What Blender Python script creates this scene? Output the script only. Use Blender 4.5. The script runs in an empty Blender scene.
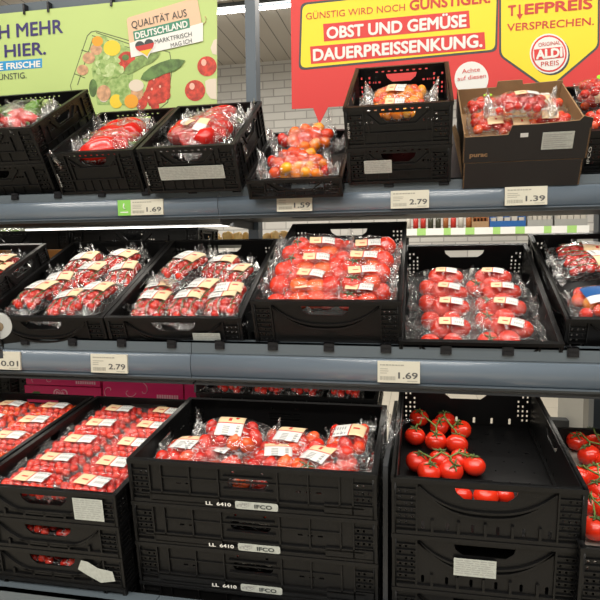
import bpy, bmesh, math, random
from mathutils import Vector, Matrix, noise
random.seed(7)
R = math.radians
SC = bpy.context.scene
COL = SC.collection

# ------------------------------------------------------------------ camera
CAM = Vector((0, 0, 1.50)); FPX = 580.0
YAW, PITCH, ROLL = R(11.7), R(4.2), R(0.6)
FWD = Vector((-math.sin(YAW)*math.cos(PITCH), math.cos(YAW)*math.cos(PITCH), -math.sin(PITCH)))
_rt = Vector((math.cos(YAW), math.sin(YAW), 0)); _up = _rt.cross(FWD)
RIGHT = _rt*math.cos(ROLL) - _up*math.sin(ROLL)
UP = _rt*math.sin(ROLL) + _up*math.cos(ROLL)
cd = bpy.data.cameras.new('camera'); cam = bpy.data.objects.new('camera', cd); COL.objects.link(cam)
cd.sensor_width = 36; cd.sensor_height = 36; cd.lens = FPX/600*36; cd.clip_start = .05; cd.clip_end = 100
m3 = Matrix((RIGHT, UP, -FWD)).transposed()
cam.matrix_world = Matrix.Translation(CAM) @ m3.to_4x4()
SC.camera = cam
def ray(x, y): return FWD + RIGHT*((x-300)/FPX) - UP*((y-300)/FPX)
def atd(x, y, d): return CAM + ray(x, y)*d
def onY(x, y, Y):
    r = ray(x, y); return CAM + r*((Y-CAM.y)/r.y)

# ------------------------------------------------------------------ materials
def nodes(m): return m.node_tree.nodes, m.node_tree.links
def mat(name, col, rough=.5, metal=0, spec=.5, var=0, vscale=20, bump=0, bscale=60, col2=None, coat=0, emit=0, sss=0):
    m = bpy.data.materials.new(name); m.use_nodes = True
    N, L = nodes(m); b = N['Principled BSDF']
    b.inputs['Base Color'].default_value = (*col, 1)
    b.inputs['Roughness'].default_value = rough; b.inputs['Metallic'].default_value = metal
    b.inputs['Specular IOR Level'].default_value = spec
    b.inputs['Coat Weight'].default_value = coat; b.inputs['Coat Roughness'].default_value = .12
    if emit:
        b.inputs['Emission Color'].default_value = (*col, 1); b.inputs['Emission Strength'].default_value = emit
    if var or col2 or bump:
        tc = N.new('ShaderNodeTexCoord')
    if var or col2:
        n = N.new('ShaderNodeTexNoise'); n.inputs['Scale'].default_value = vscale; n.inputs['Detail'].default_value = 4
        r = N.new('ShaderNodeValToRGB'); r.color_ramp.elements[0].position = .35; r.color_ramp.elements[1].position = .65
        c2 = col2 or tuple(c*(1-var) for c in col)
        r.color_ramp.elements[0].color = (*c2, 1); r.color_ramp.elements[1].color = (*col, 1)
        L.new(tc.outputs['Object'], n.inputs['Vector']); L.new(n.outputs['Fac'], r.inputs['Fac']); L.new(r.outputs['Color'], b.inputs['Base Color'])
    if bump:
        n2 = N.new('ShaderNodeTexNoise'); n2.inputs['Scale'].default_value = bscale; n2.inputs['Detail'].default_value = 3
        bp = N.new('ShaderNodeBump'); bp.inputs['Strength'].default_value = bump; bp.inputs['Distance'].default_value = .002
        L.new(tc.outputs['Object'], n2.inputs['Vector']); L.new(n2.outputs['Fac'], bp.inputs['Height']); L.new(bp.outputs['Normal'], b.inputs['Normal'])
    return m

def fruit_mat(name, c1, c2, rough=.22):
    m = mat(name, c1, rough, coat=.3)
    N, L = nodes(m); b = N['Principled BSDF']
    oi = N.new('ShaderNodeObjectInfo'); r = N.new('ShaderNodeValToRGB')
    r.color_ramp.elements[0].color = (*c1, 1); r.color_ramp.elements[1].color = (*c2, 1)
    L.new(oi.outputs['Random'], r.inputs['Fac']); L.new(r.outputs['Color'], b.inputs['Base Color'])
    return m

def film_mat(name, base=.10, edge=.55, haze=.05, scale=90, strength=.9, crease=.22):
    m = bpy.data.materials.new(name); m.use_nodes = True
    N, L = nodes(m); N.clear()
    out = N.new('ShaderNodeOutputMaterial'); tr = N.new('ShaderNodeBsdfTransparent'); gl = N.new('ShaderNodeBsdfGlossy'); df = N.new('ShaderNodeBsdfDiffuse')
    tr.inputs['Color'].default_value = (.99, .99, .99, 1)
    gl.inputs['Roughness'].default_value = .07; df.inputs['Color'].default_value = (.9, .9, .9, 1)
    tc = N.new('ShaderNodeTexCoord'); n = N.new('ShaderNodeTexNoise'); n.inputs['Scale'].default_value = scale; n.inputs['Detail'].default_value = 2; n.inputs['Distortion'].default_value = 1.2
    mp = N.new('ShaderNodeMapping'); mp.inputs['Scale'].default_value = (.5, 1, 1)
    bp = N.new('ShaderNodeBump'); bp.inputs['Strength'].default_value = strength; bp.inputs['Distance'].default_value = .004
    L.new(tc.outputs['Object'], mp.inputs['Vector']); L.new(mp.outputs['Vector'], n.inputs['Vector']); L.new(n.outputs['Fac'], bp.inputs['Height'])
    L.new(bp.outputs['Normal'], gl.inputs['Normal'])
    lw = N.new('ShaderNodeLayerWeight'); lw.inputs['Blend'].default_value = .35; L.new(bp.outputs['Normal'], lw.inputs['Normal'])
    mr = N.new('ShaderNodeMapRange'); mr.inputs['To Min'].default_value = base; mr.inputs['To Max'].default_value = edge
    pw = N.new('ShaderNodeMath'); pw.operation = 'POWER'; pw.inputs[1].default_value = 2.6; L.new(lw.outputs['Facing'], pw.inputs[0]); L.new(pw.outputs[0], mr.inputs['Value'])
    m1 = N.new('ShaderNodeMixShader'); m1.inputs['Fac'].default_value = haze
    m2 = N.new('ShaderNodeMixShader')
    # creases: thin ridges where the film is folded and scatters
    cn = N.new('ShaderNodeTexNoise'); cn.inputs['Scale'].default_value = scale*.42; cn.inputs['Detail'].default_value = 1.5; cn.inputs['Distortion'].default_value = 2.2
    L.new(mp.outputs['Vector'], cn.inputs['Vector'])
    s1 = N.new('ShaderNodeMath'); s1.operation = 'SUBTRACT'; s1.inputs[1].default_value = .5; L.new(cn.outputs['Fac'], s1.inputs[0])
    s2 = N.new('ShaderNodeMath'); s2.operation = 'ABSOLUTE'; L.new(s1.outputs[0], s2.inputs[0])
    s3 = N.new('ShaderNodeMapRange'); s3.inputs['From Min'].default_value = .0; s3.inputs['From Max'].default_value = .019; s3.inputs['To Min'].default_value = crease; s3.inputs['To Max'].default_value = 0; L.new(s2.outputs[0], s3.inputs['Value'])
    ad = N.new('ShaderNodeMath'); ad.operation = 'ADD'; ad.use_clamp = True; ad.inputs[1].default_value = haze; L.new(s3.outputs['Result'], ad.inputs[0]); L.new(ad.outputs[0], m1.inputs['Fac'])
    L.new(tr.outputs[0], m1.inputs[1]); L.new(df.outputs[0], m1.inputs[2])
    L.new(mr.outputs['Result'], m2.inputs['Fac']); L.new(m1.outputs[0], m2.inputs[1]); L.new(gl.outputs[0], m2.inputs[2])
    L.new(m2.outputs[0], out.inputs['Surface'])
    return m

M = dict(
    black=mat('black_plastic', (.0055, .0055, .0058), .33, spec=.26, bump=.25, bscale=300),
    blackin=mat('black_plastic_matt', (.0045, .0045, .005), .45, spec=.28),
    rail=mat('blue_grey_lacquer', (.098, .122, .142), .33, metal=.0, spec=.6, coat=.25),
    railface=mat('price_channel_lacquer', (.135, .172, .215), .24, spec=.7, coat=.4),
    rack=mat('dark_rack_steel', (.03, .033, .037), .5),
    post=mat('grey_post_steel', (.085, .11, .135), .45),
    clip=mat('clip_plastic', (.010, .010, .012), .22),
    tag=mat('tag_pale', (.62, .60, .50), .5), tagtext=mat('tag_text', (.09, .09, .09), .6), tagline=mat('tag_fine_print', (.34, .33, .28), .6),
    green=mat('tag_green', (.23, .55, .10), .5),
    white=mat('label_white', (.72, .72, .70), .45), cream=mat('label_cream', (.82, .60, .36), .45), lred=mat('label_red', (.55, .025, .02), .45),
    print=mat('label_print', (.30, .30, .30), .6), sticker=mat('sticker_pale', (.50, .53, .49), .6, var=.15, vscale=120),
    blue=mat('label_blue', (.01, .09, .30), .4), lime=mat('lime_sticker', (.30, .72, .03), .45), strip=mat('price_strip_green', (.36, .62, .18), .5),
    tom=fruit_mat('tomato_red', (.62, .022, .008), (.80, .035, .010)),
    tomd=fruit_mat('cherry_tomato_red', (.50, .012, .008), (.72, .025, .008)),
    tomo=fruit_mat('orange_red_tomato', (.78, .045, .012), (.85, .12, .012)),
    mixed=fruit_mat('mixed_snack_pepper', (.70, .02, .008), (.95, .42, .01)),
    yel=fruit_mat('yellow_orange_tomato', (.85, .20, .01), (.95, .42, .02)),
    pep=fruit_mat('red_pepper', (.55, .010, .008), (.66, .018, .010), .18),
    pepg=fruit_mat('green_pepper', (.10, .27, .02), (.14, .33, .03), .2),
    pot=fruit_mat('pale_potato', (.62, .42, .16), (.72, .50, .20), .6),
    stem=mat('vine_green', (.13, .20, .04), .6), stemd=mat('dark_vine_green', (.07, .12, .03), .6),
    film=film_mat('clear_film', .026, .70, .004, crease=.36), film2=film_mat('crumpled_film', .055, .85, .012, 60, 1.0, .52),
    tray=film_mat('clear_tray', .02, .40, .01, 20, .2, 0),
    kraft=mat('kraft_cardboard', (.33, .20, .10), .8, var=.12, vscale=30), kraftd=mat('cardboard_printed_black', (.0095, .008, .0078), .55),
    orangeboard=mat('orange_brown_cardboard', (.46, .22, .06), .8, var=.1),
    magenta=mat('magenta_carton', (.66, .008, .12), .45), pink=mat('pale_pink_print', (.85, .45, .52), .5), dkgreen=mat('dark_green_print', (.05, .14, .03), .5),
    led=mat('led_tube', (1, .96, .88), .5, emit=4), lamp=mat('ceiling_tube', (1, .97, .90), .5, emit=16),
    roll=mat('grey_bag_roll', (.42, .43, .42), .5), core=mat('brown_card_core', (.22, .16, .10), .8),
    bgreen=mat('banner_green', (.50, .64, .22), .55, var=.06, vscale=2), navy=mat('banner_navy', (.035, .022, .14), .5), bblue=mat('banner_blue', (.02, .30, .62), .5),
    bwhite=mat('banner_white', (.80, .80, .76), .5), peach=mat('banner_peach', (.78, .52, .34), .5), teal=mat('banner_teal', (.05, .25, .15), .5), bdark=mat('banner_dark_ink', (.04, .05, .05), .5),
    red=mat('sign_red', (.66, .022, .018), .45), yellow=mat('sign_yellow', (.90, .68, .008), .45), redink=mat('sign_red_ink', (.55, .03, .012), .45),
    p_on=mat('print_onion', (.72, .40, .22), .5, var=.4, vscale=50), p_veg=mat('print_cucumber', (.13, .25, .06), .5, var=.5, vscale=40), p_veg2=mat('print_cucumber_light', (.26, .40, .11), .5, var=.5, vscale=60), p_lett=mat('print_lettuce', (.42, .56, .20), .5, col2=(.20, .34, .08), vscale=60),
    p_red=mat('print_tomato', (.70, .06, .03), .5, var=.5, vscale=55), p_mush=mat('print_mushroom', (.72, .62, .50), .5), p_yel=mat('print_yellow_pepper', (.85, .60, .03), .5), p_gold=mat('print_gold', (.80, .35, .02), .5), p_hi=mat('print_highlight', (.85, .45, .35), .5),
    p_pale=mat('print_lettuce_pale', (.60, .70, .36), .5, col2=(.40, .54, .20), vscale=70), p_wire=mat('print_basket_wire', (.10, .13, .05), .5), gold=mat('flag_gold', (.85, .55, .02), .5), paper=mat('grey_paper_liner', (.38, .34, .30), .8, var=.3, vscale=40),
    shelfwhite=mat('far_shelf_grey', (.30, .30, .28), .5),
    crateg=mat('worn_grey_edge', (.14, .13, .12), .6),
)

# ------------------------------------------------------------------ mesh helpers
def mesh_obj(name, me, mats, parent=None, mw=None):
    o = bpy.data.objects.new(name, me); COL.objects.link(o)
    for m in (mats if isinstance(mats, (list, tuple)) else [mats]):
        if m.name not in [x.name for x in me.materials if x]: me.materials.append(m)
    if parent: o.parent = parent
    if mw is not None: o.matrix_local = mw
    return o
def to_mesh(bm, name='m', smooth=False):
    me = bpy.data.meshes.new(name); bmesh.ops.recalc_face_normals(bm, faces=bm.faces); bm.to_mesh(me); bm.free()
    if smooth:
        for p in me.polygons: p.use_smooth = True
    return me
def box(bm, x0, x1, y0, y1, z0, z1, mi=0):
    v = [bm.verts.new((x, y, z)) for z in (z0, z1) for y in (y0, y1) for x in (x0, x1)]
    for f in ((0,2,3,1),(4,5,7,6),(0,1,5,4),(2,6,7,3),(0,4,6,2),(1,3,7,5)):
        bm.faces.new([v[i] for i in f]).material_index = mi
def bar(bm, p, q, w, d, nrm, mi=0):
    """box beam from p to q, width w in the plane, depth d along nrm"""
    p, q, nrm = Vector(p), Vector(q), Vector(nrm).normalized()
    t = (q-p).normalized(); s = t.cross(nrm)*(w/2)
    vs = [bm.verts.new(a+b+c) for a in (p, q) for b in (-s, s) for c in (Vector((0,0,0)), nrm*d)]
    for f in ((0,1,3,2),(4,6,7,5),(0,4,5,1),(2,3,7,6),(0,2,6,4),(1,5,7,3)):
        bm.faces.new([vs[i] for i in f]).material_index = mi
def tube(bm, pts, r, seg=8, mi=0, caps=True):
    pts = [Vector(p) for p in pts]; rings = []
    for i, p in enumerate(pts):
        t = (pts[min(i+1, len(pts)-1)] - pts[max(i-1, 0)]).normalized()
        a = t.cross(Vector((0, .3, 1)) if abs(t.z) < .9 else Vector((1, 0, 0))).normalized(); b = t.cross(a)
        rr = r[i] if isinstance(r, (list, tuple)) else r
        rings.append([bm.verts.new(p + (a*math.cos(2*math.pi*k/seg) + b*math.sin(2*math.pi*k/seg))*rr) for k in range(seg)])
    for u, v in zip(rings, rings[1:]):
        for k in range(seg):
            f = bm.faces.new((u[k], u[(k+1) % seg], v[(k+1) % seg], v[k])); f.material_index = mi; f.smooth = True
    if caps:
        bm.faces.new(rings[0][::-1]).material_index = mi; bm.faces.new(rings[-1]).material_index = mi
def add_mesh(bm, me, mw):
    n = len(bm.verts); bm.from_mesh(me); bm.verts.ensure_lookup_table()
    for v in bm.verts[n:]: v.co = mw @ v.co
def plate(outline, holes, th):
    """flat panel with real holes, in XY, thickness along Z"""
    cu = bpy.data.curves.new('c', 'CURVE'); cu.dimensions = '2D'; cu.fill_mode = 'BOTH'; cu.extrude = th/2
    for loop in [outline] + list(holes):
        s = cu.splines.new('POLY'); s.points.add(len(loop)-1); s.use_cyclic_u = True
        for p, (x, y) in zip(s.points, loop): p.co = (x, y, 0, 1)
    o = bpy.data.objects.new('c', cu); COL.objects.link(o)
    dg = bpy.context.evaluated_depsgraph_get(); me = bpy.data.meshes.new_from_object(o.evaluated_get(dg))
    bpy.data.objects.remove(o); bpy.data.curves.remove(cu); return me
def rrect(cx, cy, w, h, r, n=4):
    out = []
    for sx, sy, a0 in ((1,1,0),(-1,1,90),(-1,-1,180),(1,-1,270)):
        for k in range(n+1):
            a = R(a0+90*k/n); out.append((cx+sx*(w/2-r)+r*math.cos(a), cy+sy*(h/2-r)+r*math.sin(a)))
    return out
def rect(cx, cy, w, h): return [(cx-w/2, cy-h/2), (cx+w/2, cy-h/2), (cx+w/2, cy+h/2), (cx-w/2, cy+h/2)]
def empty(name, mw, label=None, cat=None, group=None):
    o = bpy.data.objects.new(name, None); COL.objects.link(o); o.matrix_world = mw; o.empty_display_size = .05
    tag(o, label, cat, group); return o
def tag(o, label=None, cat=None, group=None, kind=None):
    if label: o['label'] = label
    if cat: o['category'] = cat
    if group: o['group'] = group
    if kind: o['kind'] = kind
    return o
KIDS = {}
def kids(o):
    return [c for c in bpy.data.objects if c.parent == o]
def copy_tree(o, parent=None):
    c = o.copy(); COL.objects.link(c)
    if parent: c.parent = parent
    if o.name not in KIDS: KIDS[o.name] = kids(o)
    for ch in KIDS[o.name]: copy_tree(ch, c)
    return c
def text_mesh(s, bold=0.0):
    cu = bpy.data.curves.new('t', 'FONT'); cu.body = s; cu.size = 1; cu.offset = bold; cu.resolution_u = 3
    o = bpy.data.objects.new('t', cu); COL.objects.link(o)
    dg = bpy.context.evaluated_depsgraph_get(); me = bpy.data.meshes.new_from_object(o.evaluated_get(dg))
    bpy.data.objects.remove(o); bpy.data.curves.remove(cu); return me
def text_fit(s, w, h, bold=0.0):
    """lettering centred on 0,0 in XY, scaled to w by cap height h"""
    me = text_mesh(s)
    if bold:
        bm = bmesh.new(); q = bold*1.6
        for k, (dx, dy) in enumerate(((0, 0), (q, 0), (-q, 0), (0, q), (0, -q), (q*.7, q*.7), (-q*.7, -q*.7), (q*.7, -q*.7), (-q*.7, q*.7))): add_mesh(bm, me, Matrix.Translation((dx, dy, -k*.00004)))
        me = bpy.data.meshes.new('letters'); bm.to_mesh(me); bm.free()
    xs = [v.co.x for v in me.vertices]; x0, x1 = min(xs), max(xs)
    for v in me.vertices: v.co = Vector(((v.co.x-(x0+x1)/2)/(x1-x0)*w, v.co.y/.73*h - h/2, v.co.z))
    return me

# ------------------------------------------------------------------ crates
def wall_mesh(w, h, style, hw, hz, hh, th=.0035):
    """outer wall in local XZ, x centred, z 0..h, outer side is -Y"""
    holes = []
    top = h - .014
    if style != 'ribbed':
        holes.append([(-hw/2, hz+hh/2), (hw/2, hz+hh/2), (hw/2-.004, hz), (hw/2-.02, hz-hh/2), (-hw/2+.02, hz-hh/2), (-hw/2+.004, hz)])
    else:
        holes.append(rrect(0, hz, hw, hh, hh*.48))
    nz = max(3, int((h-.04)/.0145))
    for sx in (-1, 1):
        for i in range(3):
            for k in range(nz):
                if (i*7+k*3) % 5 == 4: continue
                holes.append(rect(sx*(w/2-.018-i*.013), .020+(k+.5)*(h-.045)/nz, .005, .0075))
    if style == 'smile':
        for x in (-.30, -.18, -.06, .06, .18, .30):
            if h > .1: holes.append(rrect(x*w*1.1, .022, .007, min(.02, h*.16), .003, 2))
    elif style == 'ribbed':
        for x in (-.29, -.25, .20, .24, .28): holes.append(rect(x*w, h*.48, .012, .004))
        for x in (-.06, .06): holes.append(rect(x*w, h*.82, .006, .005)); 
    else:
        for i in range(-4, 5):
            holes.append(rect(i*.020, h-.0145, .008, .004))
        for sx in (-1, 1):
            for i in range(3): holes.append(rect(sx*(hw/2+.022+i*.011), hz-.012, .007, .006))
    pl = plate([(-w/2, 0), (w/2, 0), (w/2, h), (-w/2, h)], holes, th)
    bm = bmesh.new(); add_mesh(bm, pl, Matrix.Rotation(R(90), 4, 'X'))
    o = -.0075
    box(bm, -w/2, w/2, o-.002, .004, h-.010, h)                # rim
    box(bm, -w/2, w/2, o, 0, 0, .009)                          # foot band
    for sx in (-1, 1):
        box(bm, sx*w/2-.006*(sx > 0), sx*w/2+.006*(sx < 0), o, 0, .009, h-.01)
        box(bm, sx*(w/2-.054)-.002, sx*(w/2-.054)+.002, o, 0, .009, h-.01)
        for k in range(nz+1):
            z = .018+k*(h-.045)/nz; x0, x1 = sorted((sx*(w/2-.008), sx*(w/2-.052))); box(bm, x0, x1, o*.8, 0, z-.0012, z+.0012)
    if style == 'smile':
        for q, (a, b2) in enumerate(((.0, .0), (.018, .006))):
            pts = []
            for k in range(17):
                u = -1+k/8; x = u*(w/2-.058)
                z = (h-.018) - (hh+.028+a*.7)*(1-abs(u)**2.6) + 0
                pts.append((x, 0, max(z, .016+b2)))
            for p, n in zip(pts, pts[1:]): bar(bm, p, n, .005, abs(o), (0, -1, 0))
        for x in (-.28, -.14, 0, .14, .28):
            box(bm, x*w-.003, x*w+.003, o, 0, .009, max(.018, h*.28))
    elif style == 'ribbed':
        box(bm, -w/2+.03, w/2-.03, o, 0, h*.20, h*.20+.004)
        for x in (-.36, -.24, -.12, .12, .24, .36):
            box(bm, x*w-.002, x*w+.002, o, 0, h*.20, h-.01)
        box(bm, -w*.36, w*.36, o*.7, 0, h*.60, h*.60+.003)
        box(bm, -w/2+.055, -w*.12, o, 0, .006, .03); box(bm, w*.30, w/2-.01, o, 0, .006, .03)
        bar(bm, (-hw/2-.01, 0, hz-hh*.62), (hw/2+.01, 0, hz-hh*.62), .004, abs(o), (0, -1, 0)); bar(bm, (-hw/2-.01, 0, hz+hh*.62), (hw/2+.01, 0, hz+hh*.62), .004, abs(o), (0, -1, 0))
    else:
        box(bm, -w/2+.055, w/2-.055, o, 0, h*.33, h*.33+.003)
        for sx in (-1, 1):
            box(bm, sx*w*.27-.002, sx*w*.27+.002, o, 0, h*.33, h-.03)
            bar(bm, (sx*(hw/2+.035), 0, hz+hh*.5), (sx*(hw/2), 0, hz-hh*.75), .004, abs(o), (0, -1, 0))
        bar(bm, (-hw/2, 0, hz-hh*.75), (hw/2, 0, hz-hh*.75), .004, abs(o), (0, -1, 0))
        for x in (-.2, -.1, 0, .1, .2): box(bm, x*w-.0015, x*w+.0015, o*.7, 0, .009, h*.33)
    return to_mesh(bm)
def floor_mesh(w, L):
    holes = []
    for i in range(-3, 4):
        for k in range(int(L/.055)):
            y = .03+k*.055
            if y > L-.03: continue
            a, b = (.012, .004) if (i+k) % 5 == 0 else (.004, .004)
            holes.append(rect(i*w*.12 + (.01 if k % 2 else -.01), y, a, b))
    pl = plate([(-w/2+.004, .004), (w/2-.004, .004), (w/2-.004, L-.004), (-w/2+.004, L-.004)], holes, .003)
    for v in pl.vertices: v.co.z += .004
    return pl
WALLS = {}
def crate_mesh(w, L, h, style, floor_z=0):
    key = (w, L, h, style)
    if key not in WALLS:
        hh = {'smile': .026, 'ribbed': .026, 'small': .026}[style]; hh = min(hh, h*.34)
        hz = {'smile': h-.032, 'ribbed': h*.58, 'small': h-.036}[style]
        if h < .095: hz = h*.62
        hw = {'smile': .13, 'ribbed': .10, 'small': .10}[style]
        WALLS[key] = (wall_mesh(w, h, style, hw, hz, hh), wall_mesh(L, h, style, hw, hz, hh), floor_mesh(w, L))
    return WALLS[key]
def crate_matrix(px, py, d, h, tilt, yaw=0):
    a = atd(px, py, d); r = Matrix.Rotation(R(yaw), 3, 'Z') @ Matrix.Rotation(R(tilt), 3, 'X')
    return Matrix.Translation(a - r @ Vector((0, 0, h))) @ r.to_4x4()
class Crate:
    def __init__(s, mw, w, L, h, style, label, group=None, floor_z=0, name='produce_crate'):
        s.mw, s.w, s.L, s.h = mw, w, L, h
        fm, sm, bm_ = crate_mesh(w, L, h, style)
        s.o = empty(name, mw, label, 'crate', group)
        I = Matrix.Translation; Z = lambda a: Matrix.Rotation(R(a), 4, 'Z')
        s.front = mesh_obj('front_wall', fm, M['black'], s.o, I((w/2, .008, 0)))
        mesh_obj('rear_wall', fm, M['black'], s.o, I((w/2, L-.008, 0)) @ Z(180))
        mesh_obj('side_wall', sm, M['black'], s.o, I((.008, L/2, 0)) @ Z(-90))
        mesh_obj('side_wall', sm, M['black'], s.o, I((w-.008, L/2, 0)) @ Z(90))
        mesh_obj('base', bm_, M['blackin'], s.o, I((w/2, 0, floor_z)))
    def uv(s, px, py, z):
        inv = s.mw.inverted(); c = inv @ CAM; r = inv.to_3x3() @ ray(px, py)
        return c + r*((z-c.z)/r.z)
    def below(s, dz): return s.mw @ Matrix.Translation((0, 0, -dz))
    def sticker(s, x0, x1, z0, z1, name='sticker', kind='paper', texts=(), label=None):
        """on the front wall, crate coordinates"""
        bm = bmesh.new(); y = -.0008
        w, h = x1-x0, z1-z0
        out = [(x0, z0), (x1, z0), (x1, z1), (x0, z1)]
        if kind == 'torn':
            out = [(x0, z0+h*.55), (x0+w*.25, z0+h*.3), (x0+w*.6, z0), (x1, z0+h*.15), (x1-w*.05, z0+h*.6), (x0+w*.55, z0+h*.7), (x0+w*.3, z0+h*.95), (x0+w*.12, z1)]
        if kind == 'round': out = [(a, b) for a, b in rrect((x0+x1)/2, (z0+z1)/2, w, h, h*.25)]
        bm.faces.new([bm.verts.new((a, y, b)) for a, b in out]); r = bmesh.ops.extrude_face_region(bm, geom=bm.faces[:])
        for v in [g for g in r['geom'] if isinstance(g, bmesh.types.BMVert)]: v.co.y -= .0005
        for t in texts: pass
        st = mesh_obj(name, to_mesh(bm), M['sticker'], s.o)
        if label: st['label'] = label
        yy = y-.0009
        bm = bmesh.new()
        if kind in ('paper', 'round'):
            rng = random.Random(int(x0*1000)); n = max(2, int(h/.006))
            if kind == 'paper':
                for k in range(n):
                    z = z1-.004-k*(h-.006)/n; a = x0+.004
                    while a < x1-.012:
                        l = rng.uniform(.006, .02); box(bm, a, min(a+l, x1-.004), yy, yy+.0003, z-.0011, z); a += l+.003
            else:
                for i in range(7):
                    for k in range(5):
                        if rng.random() < .55: box(bm, x0+.004+i*.0045, x0+.0075+i*.0045, yy, yy+.0003, z0+.003+k*(h-.006)/5, z0+.003+(k+.8)*(h-.006)/5)
            if len(bm.verts): mesh_obj('printing', to_mesh(bm), M['print'], st)
            else: bm.free()
        return st
    def letters(s, txt, x0, x1, z0, z1, mat_, bold=.01, name='lettering', rot=0, parent=None):
        me = text_fit(txt, x1-x0 if not rot else z1-z0, z1-z0 if not rot else x1-x0, bold)
        mw = Matrix.Translation(((x0+x1)/2, -.0022, (z0+z1)/2)) @ Matrix.Rotation(R(90), 4, 'X') @ Matrix.Rotation(R(rot), 4, 'Z')
        o = mesh_obj(name, me, mat_, parent or s.o, mw); return o

# ------------------------------------------------------------------ fruit meshes
def revolve(profile, seg, fn=None):
    bm = bmesh.new(); rings = []
    for (r, z) in profile:
        if r < 1e-6: rings.append([bm.verts.new((0, 0, z))]); continue
        rings.append([bm.verts.new(((r*(fn(2*math.pi*k/seg, z) if fn else 1))*math.cos(2*math.pi*k/seg), (r*(fn(2*math.pi*k/seg, z) if fn else 1))*math.sin(2*math.pi*k/seg), z)) for k in range(seg)])
    for a, b in zip(rings, rings[1:]):
        for k in range(seg):
            if len(a) == 1: bm.faces.new((a[0], b[(k+1) % seg], b[k]))
            elif len(b) == 1: bm.faces.new((a[k], a[(k+1) % seg], b[0]))
            else: bm.faces.new((a[k], a[(k+1) % seg], b[(k+1) % seg], b[k]))
    return to_mesh(bm, smooth=True)
def tomato_mesh(r=1.0, seg=20, n=12, squash=.86, dim=.16):
    prof = []
    for i in range(n+1):
        t = math.pi*i/n; rr = math.sin(t); z = -math.cos(t)*squash
        if t > math.pi*.72: z -= dim*((t/math.pi-.72)/.28)**2
        prof.append((r*rr if 0 < i < n else 0, r*z))
    return revolve(prof, seg, lambda a, z: 1+.018*math.cos(5*a+1))
def calyx_mesh(r=1.0, petals=5, seed=0):
    rng = random.Random(seed); bm = bmesh.new()
    for k in range(petals):
        a = 2*math.pi*k/petals+rng.uniform(-.2, .2); L = rng.uniform(.5, .75)*r; lift = rng.uniform(-.05, .30)*r
        d = Vector((math.cos(a), math.sin(a), 0)); z0 = .74*r
        tube(bm, [(0, 0, z0), d*L*.4+Vector((0, 0, z0+.10*r)), d*L*.8+Vector((0, 0, z0+lift*.5)), d*L+Vector((0, 0, z0+lift))], [.05*r, .085*r, .05*r, .01*r], 5)
    tube(bm, [(0, 0, z0-.02), (0.03*r, 0, z0+.3*r)], .05*r, 6)
    return to_mesh(bm, smooth=True)
TOM = tomato_mesh(); CHERRY = tomato_mesh(seg=12, n=8, squash=1.0, dim=.05); PLUM = tomato_mesh(seg=12, n=8, squash=1.35, dim=.05); CALYX = [calyx_mesh(seed=i) for i in range(3)]
def pepper_mesh():
    prof = [(0, 0)]
    for i in range(1, 16):
        t = i/16; prof.append((.34*math.sin(math.pi*min(1, t**.62))**.55*(1-.15*(1-t)) if t < .97 else .12, t*1.05))
    prof += [(.14, 1.0), (0, .93)]
    return revolve(prof, 24, lambda a, z: 1+.10*math.cos(4*a)+.05*math.cos(3*a+2+z*2))
def pointed_pepper_mesh():
    prof = [(0, 0)]+[(.22*(i/14)**.7 if i < 12 else .22*(1-(i-11)*.18), i/14) for i in range(1, 15)]+[(0, .98)]
    return revolve(prof, 16, lambda a, z: 1+.07*math.cos(3*a+z*3))
PEPPER, POINTED = pepper_mesh(), pointed_pepper_mesh()
_bm = bmesh.new(); tube(_bm, [(0, 0, .93), (.01, 0, 1.05), (.05, 0, 1.2)], [.09, .05, .06], 8); PSTEM = to_mesh(_bm, smooth=True)

# ------------------------------------------------------------------ packs
def prof(u, v, n=3.2): 
    a = max(0, 1-abs(u)**n); b = max(0, 1-abs(v)**n)
    return (a**.55)*(b**.55)
def film_mesh(lx, ly, lz, seed, amp=.003, fin=.022, flare=.012):
    bm = bmesh.new(); nx, ny = 40, 24; off = Vector((seed*13.7, seed*5.1, 0)); rng = random.Random(seed)
    def pt(i, k, top):
        u = -1+2*i/nx; v = -1+2*k/ny
        ue = u*(1+fin/(lx/2)); endf = 0
        uc = max(-1, min(1, ue)); ex = abs(ue)-abs(uc)
        p = prof(uc, v); zs = lz*.34
        w = 1-.10*abs(uc)**4 + (ex*lx/2/fin)*flare/(ly/2)*1.5
        x, y = ue*lx/2, v*ly/2*w
        z = zs+(lz-zs)*p if top else zs*(1-p)
        q = Vector((x, y, z))
        nn = noise.noise(Vector((x*26, y*60, 3*top))+off); n2 = noise.noise(Vector((x*80+y*40, y*90-x*50, 9*top))+off)
        d = (abs(nn)*2-.35)*amp+(abs(n2)*2-.4)*amp*.6
        if abs(ue) > .72: d += (abs(noise.noise(Vector((x*10, y*170, 0))+off))*2-.5)*amp*1.6*(abs(ue)-.72)/.28
        edge = 1-abs(v)**6
        z += d*(1 if top else -.2)*(.25+.75*edge)
        if ex > 0:
            z = zs + (d*2.5)+ex*lx/2*math.sin(v*3+seed)*.8 + ex*lx*.25 + (.0006 if top else -.0006)
        x += noise.noise(Vector((y*30, seed, z*10)))*amp*1.2
        return (x, y+noise.noise(Vector((x*30, seed+5, 0)))*amp, max(z, .0002 if not top else .0008))
    T = [[bm.verts.new(pt(i, k, 1)) for k in range(ny+1)] for i in range(nx+1)]
    B = [[T[i][k] if k in (0, ny) else bm.verts.new(pt(i, k, 0)) for k in range(ny+1)] for i in range(nx+1)]
    for G, s in ((T, 1), (B, -1)):
        for i in range(nx):
            for k in range(ny):
                f = (G[i][k], G[i+1][k], G[i+1][k+1], G[i][k+1]); bm.faces.new(f if s > 0 else f[::-1])
    me = bpy.data.meshes.new('film'); bm.to_mesh(me); bm.free()
    for p in me.polygons: p.use_smooth = True
    return me
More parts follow.
